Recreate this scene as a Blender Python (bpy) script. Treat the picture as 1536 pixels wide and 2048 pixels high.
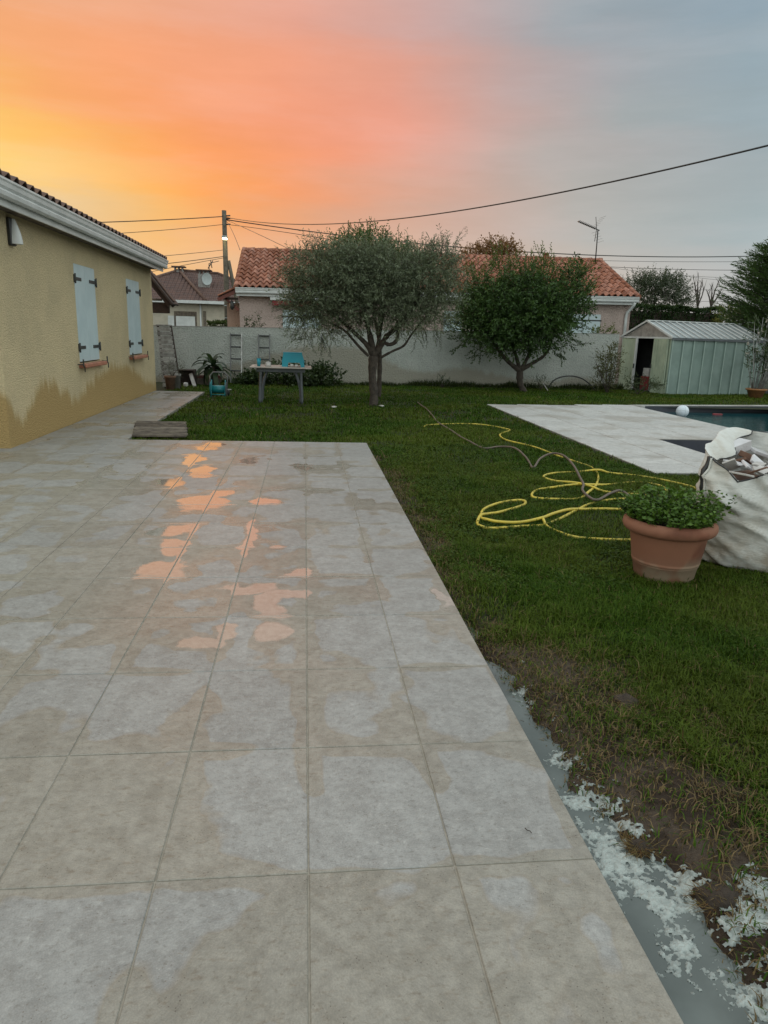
import bpy, math, random
import numpy as np
from mathutils import Vector, Matrix

for o in list(bpy.data.objects): bpy.data.objects.remove(o)
SC = bpy.context.scene
COL = SC.collection
rad = math.radians
rnd = random.Random(7)
RNG = np.random.default_rng(11)

# ------------------------------------------------------------------ camera
FPX = 1431.4
PITCH, YAW, ROLL = rad(14.065), rad(6.556), rad(1.783)
CAM = np.array([-.0141, -1.6359, 1.414])
_cy, _sy = math.cos(YAW), math.sin(YAW)
FWD = np.array([_sy*math.cos(PITCH), _cy*math.cos(PITCH), -math.sin(PITCH)])
_r = np.array([_cy, -_sy, 0]); _u = np.cross(_r, FWD)
RGT = math.cos(ROLL)*_r + math.sin(ROLL)*_u
UPV = -math.sin(ROLL)*_r + math.cos(ROLL)*_u
def ray(x, y): return FWD + RGT*(x-768)/FPX + UPV*(1024-y)/FPX
def atz(x, y, z): d = ray(x, y); return CAM + d*(z-CAM[2])/d[2]
def atx(x, y, X): d = ray(x, y); return CAM + d*(X-CAM[0])/d[0]
def aty(x, y, Y): d = ray(x, y); return CAM + d*(Y-CAM[1])/d[1]
cd = bpy.data.cameras.new('camera'); co = bpy.data.objects.new('camera', cd); COL.objects.link(co)
cd.sensor_fit = 'HORIZONTAL'; cd.sensor_width = 36; cd.lens = FPX/1536*36
cd.clip_start = .05; cd.clip_end = 2000
co.matrix_world = Matrix(((RGT[0], UPV[0], -FWD[0], CAM[0]), (RGT[1], UPV[1], -FWD[1], CAM[1]), (RGT[2], UPV[2], -FWD[2], CAM[2]), (0, 0, 0, 1)))
SC.camera = co
SC.render.resolution_x = 768; SC.render.resolution_y = 1024

# ------------------------------------------------------------------ light
SC.view_settings.view_transform = 'Standard'; SC.view_settings.look = 'None'
SC.view_settings.exposure = 0.0; SC.view_settings.gamma = 1.0
ZENITH_GAIN = 2.9; BACK_GAIN = 2.9  # unseen sky overhead and behind the camera, brightened to light the walls
SUN_AZ, SUN_EL = rad(-38), rad(5)
def lin(c): return tuple(((v/255)/12.92 if v/255 <= .04045 else ((v/255+.055)/1.055)**2.4) for v in c)
W = bpy.data.worlds.new('World'); SC.world = W; W.use_nodes = True
nt = W.node_tree; N = nt.nodes; L = nt.links
for n in list(N): N.remove(n)
def nd(nt, t, **k):
    n = nt.nodes.new(t)
    for a, v in k.items(): setattr(n, a, v)
    return n
def math_(nt, op, a, b=None, c=None):
    n = nt.nodes.new('ShaderNodeMath'); n.operation = op
    for i, v in enumerate((a, b, c)):
        if v is None: continue
        if isinstance(v, (int, float)): n.inputs[i].default_value = v
        else: nt.links.new(v, n.inputs[i])
    return n.outputs[0]
def smooth(nt, v, a, b, o0=0., o1=1.):
    n = nt.nodes.new('ShaderNodeMapRange'); n.interpolation_type = 'SMOOTHSTEP'
    n.inputs[1].default_value = a; n.inputs[2].default_value = b; n.inputs[3].default_value = o0; n.inputs[4].default_value = o1
    nt.links.new(v, n.inputs[0]); return n.outputs[0]
def mixc(nt, f, a, b, mode='MIX'):
    n = nt.nodes.new('ShaderNodeMix'); n.data_type = 'RGBA'; n.blend_type = mode
    if isinstance(f, (int, float)): n.inputs[0].default_value = f
    else: nt.links.new(f, n.inputs[0])
    for i, v in ((6, a), (7, b)):
        if isinstance(v, tuple): n.inputs[i].default_value = (*v[:3], 1)
        else: nt.links.new(v, n.inputs[i])
    return n.outputs[2]
def noise(nt, vec, scale, detail=4, rough=.55, out=0):
    n = nt.nodes.new('ShaderNodeTexNoise'); n.inputs['Scale'].default_value = scale
    n.inputs['Detail'].default_value = detail; n.inputs['Roughness'].default_value = rough
    if vec is not None: nt.links.new(vec, n.inputs['Vector'])
    return n.outputs[out]
def ramp(nt, f, stops, interp='LINEAR'):
    n = nt.nodes.new('ShaderNodeValToRGB'); cr = n.color_ramp; cr.interpolation = interp
    while len(cr.elements) < len(stops): cr.elements.new(1)
    for e, (p, c) in zip(cr.elements, stops): e.position = p; e.color = (*c[:3], 1)
    if f is not None: nt.links.new(f, n.inputs[0])
    return n.outputs[0]

tc = nd(nt, 'ShaderNodeTexCoord'); vec = tc.outputs['Generated']
sep = nd(nt, 'ShaderNodeSeparateXYZ'); L.new(vec, sep.inputs[0])
vm = nd(nt, 'ShaderNodeVectorMath', operation='MULTIPLY'); L.new(vec, vm.inputs[0]); vm.inputs[1].default_value = (1., 1., 2.6)
n1 = noise(nt, vm.outputs[0], 2.3, 5, .55); n2 = noise(nt, vm.outputs[0], 5.5, 6, .6)
vm2 = nd(nt, 'ShaderNodeMapping'); L.new(vec, vm2.inputs[0]); vm2.inputs['Rotation'].default_value = (0, rad(28), 0); vm2.inputs['Scale'].default_value = (1.2, 1.2, 9)
n3 = noise(nt, vm2.outputs[0], 2.0, 6, .6)
az = math_(nt, 'ARCTAN2', sep.outputs[0], sep.outputs[1])
el = math_(nt, 'ARCSINE', sep.outputs[2])
azw = math_(nt, 'ADD', az, math_(nt, 'MULTIPLY', math_(nt, 'SUBTRACT', n1, .5), .16))
elw = math_(nt, 'ADD', el, math_(nt, 'MULTIPLY', math_(nt, 'SUBTRACT', n2, .5), .045))
elw = math_(nt, 'ADD', elw, math_(nt, 'MULTIPLY', math_(nt, 'SUBTRACT', n3, .5), .075))
fac = math_(nt, 'MULTIPLY_ADD', azw, 1/(2*math.pi), .5)
def azel(x, y):
    d = ray(x, y); d = d/np.linalg.norm(d); return math.atan2(d[0], d[1]), math.asin(d[2])
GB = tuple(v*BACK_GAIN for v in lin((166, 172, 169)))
rows = [
 (560, [(0, (240, 196, 138)), (330, (243, 192, 132)), (600, (236, 188, 156)), (900, (219, 190, 170)), (1200, (200, 190, 180)), (1500, (184, 187, 186))]),
 (440, [(-40, (240, 204, 150)), (150, (236, 202, 150)), (330, (247, 188, 114)), (480, (246, 166, 106)), (700, (224, 170, 142)), (900, (208, 174, 158)), (1200, (180, 180, 176)), (1500, (164, 178, 181))]),
 (370, [(-60, (252, 212, 120)), (90, (252, 206, 122)), (240, (253, 190, 102)), (400, (253, 165, 88)), (560, (247, 158, 104)), (760, (226, 163, 134)), (900, (211, 168, 150)), (1150, (178, 175, 170)), (1500, (165, 176, 179))]),
 (310, [(-60, (254, 204, 112)), (90, (254, 192, 102)), (240, (253, 174, 94)), (430, (252, 160, 98)), (700, (244, 158, 122)), (900, (213, 166, 150)), (1100, (183, 173, 167)), (1500, (161, 174, 179))]),
 (235, [(-60, (250, 180, 104)), (100, (250, 170, 106)), (350, (251, 163, 110)), (600, (247, 160, 122)), (800, (236, 160, 136)), (1000, (206, 168, 158)), (1250, (164, 171, 172)), (1500, (156, 172, 179))]),
 (140, [(-60, (247, 172, 116)), (250, (249, 166, 116)), (600, (245, 164, 130)), (820, (230, 163, 142)), (1050, (192, 168, 164)), (1300, (160, 169, 174)), (1500, (152, 170, 179))]),
 (40, [(-60, (240, 174, 132)), (250, (243, 172, 132)), (600, (234, 168, 146)), (850, (204, 168, 162)), (1150, (160, 168, 173)), (1500, (148, 167, 179))]),
]
col = None; prev = None
for y, st in rows:
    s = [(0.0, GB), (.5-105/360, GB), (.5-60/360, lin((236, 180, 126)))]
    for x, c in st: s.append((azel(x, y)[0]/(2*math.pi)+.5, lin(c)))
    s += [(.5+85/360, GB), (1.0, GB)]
    c = ramp(nt, fac, s)
    e = azel(768, y)[1]
    col = c if col is None else mixc(nt, smooth(nt, elw, prev, e), col, c)
    prev = e
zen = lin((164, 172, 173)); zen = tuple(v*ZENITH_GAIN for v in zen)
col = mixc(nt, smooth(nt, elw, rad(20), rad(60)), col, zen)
vm3 = nd(nt, 'ShaderNodeMapping'); L.new(vec, vm3.inputs[0]); vm3.inputs['Rotation'].default_value = (0, rad(-38), rad(20)); vm3.inputs['Scale'].default_value = (2.2, 1., 14)
n4 = noise(nt, vm3.outputs[0], 1.7, 7, .62)
tex = math_(nt, 'ADD', .74, math_(nt, 'ADD', math_(nt, 'MULTIPLY', n3, .22), math_(nt, 'ADD', math_(nt, 'MULTIPLY', n2, .13), math_(nt, 'MULTIPLY', n4, .18))))
col = mixc(nt, smooth(nt, n4, .42, .66, 0, .16), col, mixc(nt, .5, col, (.62, .55, .56)))
cm = nd(nt, 'ShaderNodeVectorMath', operation='SCALE'); L.new(col, cm.inputs[0]); L.new(tex, cm.inputs['Scale'])
sky = nd(nt, 'ShaderNodeTexSky', sky_type='NISHITA'); sky.sun_disc = False
sky.sun_elevation = SUN_EL; sky.sun_rotation = SUN_AZ
bg1 = nd(nt, 'ShaderNodeBackground'); L.new(cm.outputs[0], bg1.inputs[0]); bg1.inputs[1].default_value = .97
bg2 = nd(nt, 'ShaderNodeBackground'); L.new(sky.outputs[0], bg2.inputs[0]); bg2.inputs[1].default_value = .004
ad = nd(nt, 'ShaderNodeAddShader'); L.new(bg1.outputs[0], ad.inputs[0]); L.new(bg2.outputs[0], ad.inputs[1])
wo = nd(nt, 'ShaderNodeOutputWorld'); L.new(ad.outputs[0], wo.inputs[0])
sl = bpy.data.lights.new('sun', 'SUN'); sl.energy = .55; sl.angle = rad(14); sl.color = (1., .62, .36)
so = bpy.data.objects.new('sun', sl); COL.objects.link(so)
sd = Vector((math.sin(SUN_AZ)*math.cos(SUN_EL), math.cos(SUN_AZ)*math.cos(SUN_EL), math.sin(SUN_EL)))
so.rotation_euler = sd.to_track_quat('Z', 'Y').to_euler(); so.location = (-20, 20, 20)

# ------------------------------------------------------------------ helpers
def tag(o, label=None, cat=None, group=None, kind=None):
    if label: o['label'] = label
    if cat: o['category'] = cat
    if group: o['group'] = group
    if kind: o['kind'] = kind
    return o
def empty(name, loc, label, cat, group=None, rot=(0, 0, 0)):
    o = bpy.data.objects.new(name, None); COL.objects.link(o)
    o.location = loc; o.rotation_euler = rot; o.empty_display_size = .1
    return tag(o, label, cat, group)
def origin(o):
    v = np.zeros(3)
    while o is not None: v += np.array(o.location); o = o.parent
    return v
def put(name, mesh, parent=None, loc=(0, 0, 0), rot=(0, 0, 0), scale=(1, 1, 1)):
    o = bpy.data.objects.new(name, mesh); COL.objects.link(o)
    o.location = loc; o.rotation_euler = rot; o.scale = scale
    if parent is not None: o.parent = parent
    return o
def npmesh(name, v, faces, mat, smooth_=False, col=None):
    """v Nx3, faces MxK array"""
    me = bpy.data.meshes.new(name); v = np.asarray(v, np.float32); faces = np.asarray(faces, np.int32)
    me.vertices.add(len(v)); me.vertices.foreach_set('co', v.ravel())
    m, k = faces.shape
    me.loops.add(m*k); me.loops.foreach_set('vertex_index', faces.ravel())
    me.polygons.add(m); me.polygons.foreach_set('loop_start', np.arange(0, m*k, k, dtype=np.int32))
    me.polygons.foreach_set('loop_total', np.full(m, k, np.int32))
    if smooth_: me.polygons.foreach_set('use_smooth', np.ones(m, bool))
    if col is not None:
        a = me.attributes.new('col', 'FLOAT_COLOR', 'POINT'); c = np.ones((len(v), 4), np.float32); c[:, :3] = col
        a.data.foreach_set('color', c.ravel())
    me.update(calc_edges=True); me.materials.append(mat); return me
class MB:
    def __init__(s): s.v = []; s.f = []; s.sm = []
    def add(s, v, f, sm=False):
        b = len(s.v); s.v += [tuple(p) for p in v]; s.f += [tuple(b+i for i in q) for q in f]; s.sm += [sm]*len(f); return s
    def box(s, x0, x1, y0, y1, z0, z1):
        return s.add([(x0, y0, z0), (x1, y0, z0), (x1, y1, z0), (x0, y1, z0), (x0, y0, z1), (x1, y0, z1), (x1, y1, z1), (x0, y1, z1)],
                     [(0, 3, 2, 1), (4, 5, 6, 7), (0, 1, 5, 4), (1, 2, 6, 5), (2, 3, 7, 6), (3, 0, 4, 7)])
    def bbox(s, c, h, b=.004, M=None):
        """bevelled box, centre c, half sizes h"""
        x, y, z = h; b = min(b, x*.5, y*.5, z*.5); v = []
        for sx in (-1, 1):
            for sy in (-1, 1):
                for sz in (-1, 1):
                    v += [(sx*(x-b), sy*(y-b), sz*z), (sx*(x-b), sy*y, sz*(z-b)), (sx*x, sy*(y-b), sz*(z-b))]
        i = lambda sx, sy, sz, k: ((sx > 0)*4+(sy > 0)*2+(sz > 0))*3+k
        f = []
        for sg in (-1, 1):
            q = [i(-1, -1, sg, 0), i(1, -1, sg, 0), i(1, 1, sg, 0), i(-1, 1, sg, 0)]; f.append(q if sg > 0 else q[::-1])
            q = [i(-1, sg, -1, 1), i(1, sg, -1, 1), i(1, sg, 1, 1), i(-1, sg, 1, 1)]; f.append(q if sg < 0 else q[::-1])
            q = [i(sg, -1, -1, 2), i(sg, 1, -1, 2), i(sg, 1, 1, 2), i(sg, -1, 1, 2)]; f.append(q if sg > 0 else q[::-1])
            for s2 in (-1, 1):
                f.append([i(-1, sg, s2, 1), i(1, sg, s2, 1), i(1, sg, s2, 0), i(-1, sg, s2, 0)])
                f.append([i(sg, -1, s2, 2), i(sg, 1, s2, 2), i(sg, 1, s2, 0), i(sg, -1, s2, 0)])
                f.append([i(sg, s2, -1, 2), i(sg, s2, 1, 2), i(sg, s2, 1, 1), i(sg, s2, -1, 1)])
                for s3 in (-1, 1): f.append([i(sg, s2, s3, 0), i(sg, s2, s3, 1), i(sg, s2, s3, 2)])
        v = np.array(v)
        if M is not None: v = v@np.array(M).T
        return s.add(v+np.array(c), f)
    def beam(s, a, b, w, h, up=(0, 0, 1), bev=.003):
        a = np.array(a, float); b = np.array(b, float); d = b-a; l = np.linalg.norm(d); d /= l
        u = np.array(up, float); sd_ = np.cross(d, u); sd_ /= np.linalg.norm(sd_); u = np.cross(sd_, d)
        return s.bbox((a+b)/2, (l/2, w/2, h/2), bev, np.stack([d, sd_, u], 1))
    def tube(s, p, r, n=8, cap=True, closed=False):
        p = np.array(p, float); m = len(p)
        r = np.full(m, r) if np.isscalar(r) else np.array(r, float)
        t = np.gradient(p, axis=0)
        if closed: t = np.roll(p, -1, 0)-np.roll(p, 1, 0)
        t /= np.linalg.norm(t, axis=1, keepdims=True)+1e-12
        ref = np.array([0, 0, 1.]) if abs(t[0][2]) < .9 else np.array([1., 0, 0])
        nn = np.cross(t[0], ref); nn /= np.linalg.norm(nn); V = []
        for i in range(m):
            nn = nn-t[i]*(nn@t[i]); nn /= np.linalg.norm(nn); b = np.cross(t[i], nn)
            for k in range(n):
                a = 2*math.pi*k/n; V.append(p[i]+r[i]*(math.cos(a)*nn+math.sin(a)*b))
        F = []
        for i in range(m if closed else m-1):
            j = (i+1) % m
            for k in range(n): F.append((i*n+k, i*n+(k+1) % n, j*n+(k+1) % n, j*n+k))
        s.add(V, F, True)
        if cap and not closed:
            b = len(s.v)-m*n; s.f += [tuple(b+k for k in range(n))[::-1], tuple(b+(m-1)*n+k for k in range(n))]; s.sm += [False, False]
        return s
    def lathe(s, c, prof, n=40, wob=0):
        V = []; m = len(prof)
        for r, z in prof:
            for k in range(n): a = 2*math.pi*k/n; V.append((c[0]+r*math.cos(a), c[1]+r*math.sin(a), c[2]+z))
        F = [(i*n+k, i*n+(k+1) % n, (i+1)*n+(k+1) % n, (i+1)*n+k) for i in range(m-1) for k in range(n)]
        return s.add(V, F, True)
    def prism(s, poly, z0, z1):
        n = len(poly); v = [(x, y, z0) for x, y in poly]+[(x, y, z1) for x, y in poly]
        return s.add(v, [tuple(range(n))[::-1], tuple(range(n, 2*n))]+[(k, (k+1) % n, n+(k+1) % n, n+k) for k in range(n)])
    def extr(s, prof, y0, y1, axis=1):
        """closed profile [(a,z)] extruded along y (axis 1: a=x) or x (axis 0: a=y)"""
        n = len(prof)
        if axis == 1: v = [(a, y0, z) for a, z in prof]+[(a, y1, z) for a, z in prof]
        else: v = [(y0, a, z) for a, z in prof]+[(y1, a, z) for a, z in prof]
        return s.add(v, [tuple(range(n)), tuple(range(n, 2*n))[::-1]]+[(k, n+k, n+(k+1) % n, (k+1) % n) for k in range(n)])
    def mesh(s, name, mat, off=(0, 0, 0)):
        me = bpy.data.meshes.new(name); o = np.array(off)
        me.from_pydata([tuple(np.array(p)-o) for p in s.v], [], s.f)
        me.polygons.foreach_set('use_smooth', s.sm); me.update(); me.materials.append(mat)
        import bmesh as _b
        bm = _b.new(); bm.from_mesh(me); _b.ops.recalc_face_normals(bm, faces=bm.faces); bm.to_mesh(me); bm.free()
        return me
    def build(s, name, mat, parent=None, local=False):
        off = (0, 0, 0) if (local or parent is None) else origin(parent)
        return put(name, s.mesh(name, mat, off), parent)
    def thing(s, name, mat, loc, label, cat, group=None):
        o = put(name, s.mesh(name, mat, loc), None, loc); return tag(o, label, cat, group)
# numpy value noise
_P = np.random.default_rng(3).random((256, 256))
def vn(x, y):
    x = np.asarray(x, float); y = np.asarray(y, float)
    xi = np.floor(x).astype(int); yi = np.floor(y).astype(int); fx = x-xi; fy = y-yi
    fx = fx*fx*(3-2*fx); fy = fy*fy*(3-2*fy)
    g = lambda a, b: _P[a % 256, b % 256]
    return (g(xi, yi)*(1-fx)+g(xi+1, yi)*fx)*(1-fy)+(g(xi, yi+1)*(1-fx)+g(xi+1, yi+1)*fx)*fy
def fbm(x, y, o=4, g=.5):
    s = 0; a = 1; t = 0
    for i in range(o): s = s+a*vn(np.asarray(x)*2**i+17*i, np.asarray(y)*2**i+31*i); t += a; a *= g
    return s/t
def sstep(a, b, x): t = np.clip((x-a)/(b-a), 0, 1); return t*t*(3-2*t)

# ------------------------------------------------------------------ materials
def base_mat(name):
    m = bpy.data.materials.new(name); m.use_nodes = True; t = m.node_tree
    return m, t, t.nodes['Principled BSDF']
def pos(t): g = t.nodes.new('ShaderNodeNewGeometry'); return g.outputs['Position']
def objc(t): g = t.nodes.new('ShaderNodeTexCoord'); return g.outputs['Object']
def bump(t, p, h, strength=.4, dist=.01):
    b = t.nodes.new('ShaderNodeBump'); b.inputs['Strength'].default_value = strength; b.inputs['Distance'].default_value = dist
    t.links.new(h, b.inputs['Height']); t.links.new(b.outputs[0], p.inputs['Normal'])
def pm(name, a, b=None, rough=.6, sc=8, bs=None, bstr=.3, bd=.004, metal=0, vary=0, det=5, spec=.5):
    """plain procedural surface: two-tone noise, grain bump, per-object variation"""
    m, t, p = base_mat(name); b = b or tuple(v*.75 for v in a); P_ = pos(t)
    n = noise(t, P_, sc, det, .6)
    c = mixc(t, smooth(t, n, .33, .67), a, b)
    if vary:
        oi = t.nodes.new('ShaderNodeObjectInfo')
        hsv = t.nodes.new('ShaderNodeHueSaturation'); t.links.new(c, hsv.inputs['Color'])
        t.links.new(math_(t, 'MULTIPLY_ADD', oi.outputs['Random'], vary, 1-vary/2), hsv.inputs['Value'])
        t.links.new(math_(t, 'MULTIPLY_ADD', oi.outputs['Random'], -.4*vary, 1+.2*vary), hsv.inputs['Saturation']); c = hsv.outputs[0]
    t.links.new(c, p.inputs['Base Color']); p.inputs['Metallic'].default_value = metal
    p.inputs['Specular IOR Level'].default_value = spec
    t.links.new(math_(t, 'MULTIPLY_ADD', n, .2, rough-.1), p.inputs['Roughness'])
    bump(t, p, noise(t, P_, bs or sc*8, 3, .6), bstr, bd)
    return m
def leafmat(name, rough=.5, trans=.25, spec=.35):
    m, t, p = base_mat(name); a = t.nodes.new('ShaderNodeAttribute'); a.attribute_name = 'col'
    t.links.new(a.outputs['Color'], p.inputs['Base Color']); p.inputs['Roughness'].default_value = rough
    p.inputs['Specular IOR Level'].default_value = spec
    tr = t.nodes.new('ShaderNodeBsdfTranslucent')
    t.links.new(mixc(t, .5, a.outputs['Color'], (1., 1., .3), 'MULTIPLY'), tr.inputs[0])
    mx = t.nodes.new('ShaderNodeMixShader'); mx.inputs[0].default_value = trans
    t.links.new(p.outputs[0], mx.inputs[1]); t.links.new(tr.outputs[0], mx.inputs[2])
    t.links.new(mx.outputs[0], t.nodes['Material Output'].inputs[0]); return m
M = {}
M['leaf'] = leafmat('leaf'); M['grass'] = leafmat('grass', .6, .2, .12); M['oleaf'] = leafmat('olive_leaf', .42, .15)
M['bark'] = pm('bark', (.072, .056, .042), (.034, .027, .021), .85, 14, 60, .8, .012)
M['white_metal'] = pm('white_metal', (.62, .64, .63), (.52, .54, .53), .35, 3, 60, .05, .001)
M['shutter'] = pm('shutter_paint', (.50, .60, .62), (.44, .54, .56), .45, 2.5, 40, .06, .001)
M['iron'] = pm('dark_iron', (.025, .03, .03), (.05, .05, .045), .5, 30, 90, .2, .001)
M['clay'] = pm('roof_clay', (.35, .128, .068), (.17, .072, .046), .8, 9, 40, .4, .004, vary=.6)
M['clay_old'] = pm('roof_clay_old', (.15, .085, .06), (.085, .05, .04), .85, 6, 40, .4, .004, vary=.4)
M['brick_sill'] = pm('sill_brick', (.42, .17, .10), (.30, .12, .075), .7, 12, 60, .4, .003)
M['wood_dark'] = pm('dark_wood', (.055, .032, .022), (.03, .02, .015), .7, 7, 50, .4, .003)
M['wood_red'] = pm('red_brown_wood', (.16, .045, .03), (.09, .03, .022), .6, 7, 50, .3, .003)
M['wood_grey'] = pm('weathered_wood', (.36, .37, .36), (.20, .20, .19), .85, 9, 60, .7, .004, vary=.5)
M['wood_plank'] = pm('deck_plank', (.17, .14, .105), (.085, .068, .055), .8, 9, 60, .6, .004, vary=.4)
M['grout'] = pm('grout', (.34, .305, .25), (.25, .225, .185), .85, 20, 120, .4, .002)
M['concrete'] = pm('concrete', (.30, .29, .27), (.22, .21, .2), .9, 10, 70, .5, .004)
M['galv'] = pm('galvanised', (.42, .46, .45), (.30, .34, .33), .42, 3, 40, .1, .001, metal=.5)
M['shed_green'] = pm('shed_green', (.21, .285, .255), (.165, .23, .205), .5, 2.2, 40, .08, .001, vary=.15)
M['shed_front_lit'] = pm('shed_front_lit', (.40, .46, .34), (.30, .36, .27), .5, 2.2, 40, .08, .001, vary=.12)  # lighter, yellower green: the evening glow on the front is put into the colour
M['shed_roof'] = pm('shed_roof', (.30, .33, .33), (.2, .23, .23), .4, 1.4, 40, .08, .001, metal=.3, vary=.2)
M['shed_rib'] = pm('shed_rib', (.33, .42, .37), (.27, .35, .31), .45, 4, 40, .08, .001)
M['black'] = pm('black_plastic', (.012, .012, .013), (.02, .02, .02), .4, 20, 80, .1, .001)
M['dark_room'] = pm('shed_inner_shade', (.02, .02, .02), (.012, .012, .012), .9, 5)  # near-black, the shade inside the shed put into the colour
M['yellow_hose'] = pm('yellow_hose', (.62, .47, .05), (.50, .40, .06), .45, 18, 90, .15, .001)
M['brown_hose'] = pm('brown_hose', (.13, .095, .065), (.09, .07, .055), .55, 18, 90, .2, .001)
M['plaster_cream'] = pm('plaster_cream', (.52, .47, .38), (.44, .40, .32), .9, 3, 60, .4, .006)
M['turquoise'] = pm('turquoise_plastic', (.012, .28, .36), (.01, .24, .32), .38, 3, 60, .05, .001)
M['teal'] = pm('teal_plastic', (.01, .19, .21), (.01, .15, .17), .4, 3, 60, .05, .001)
M['tabletop'] = pm('table_resin', (.42, .37, .32), (.34, .30, .26), .5, 3, 50, .1, .001)
M['tableleg'] = pm('grey_resin', (.10, .11, .12), (.075, .085, .09), .5, 4, 50, .1, .001)
M['soil'] = pm('potting_soil', (.03, .022, .016), (.055, .04, .028), .95, 40, 120, 1, .01)
M['alu'] = pm('worn_alu', (.45, .45, .43), (.3, .3, .29), .4, 8, 50, .1, .001, metal=.6)
M['grey_rail'] = pm('dull_rail', (.16, .165, .16), (.1, .1, .1), .5, 8, 50, .1, .001)
M['ball'] = pm('ball_white', (.68, .74, .80), (.60, .67, .74), .4, 6, 40, .1, .001)
M['pale'] = pm('pale_ceramic', (.55, .53, .50), (.4, .38, .36), .5, 10, 60, .2, .002)
M['white_tile'] = pm('broken_white_tile', (.62, .61, .62), (.5, .49, .5), .35, 5, 60, .1, .001)
M['tile_back'] = pm('tile_biscuit', (.16, .085, .055), (.09, .05, .035), .85, 9, 60, .3, .002)
M['blue'] = pm('blue_plastic', (.02, .03, .07), (.03, .05, .1), .4, 5)
M['red_awn'] = pm('red_awning', (.22, .02, .025), (.16, .018, .02), .7, 5)
M['dish'] = pm('dish_grey', (.42, .47, .46), (.36, .4, .4), .5, 5)

# stone tiles: dry / damp / standing water masks in world coordinates
TW, TL = .4, .6
PUD = []   # (x,y,rx,ry) from picture ellipses (photo pixels)
for cx, cy, rx, ry in [(384, 919, 17, 10), (407, 942, 21, 11), (344, 964, 26, 8), (406, 1004, 46, 14), (443, 987, 24, 5), (530, 1002, 34, 6),
                       (344, 1062, 46, 11), (344, 1100, 26, 9), (322, 1136, 52, 15), (506, 1072, 8, 30), (500, 1178, 52, 9), (545, 1205, 36, 22),
                       (585, 1186, 30, 9), (350, 1086, 34, 5), (585, 1146, 30, 6), (538, 1262, 24, 22), (463, 1262, 26, 8), (400, 1280, 46, 8),
                       (430, 889, 22, 4), (500, 921, 18, 5), (550, 1090, 12, 4), (415, 895, 16, 5), (890, 1190, 12, 14), (605, 932, 20, 5)]:
    c = atz(cx, cy, 0); a = atz(cx+rx, cy, 0); b = atz(cx, cy-ry, 0)
    PUD.append((c[0], c[1], abs(a[0]-c[0])*1.0, abs(b[1]-c[1])*1.0))
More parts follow.
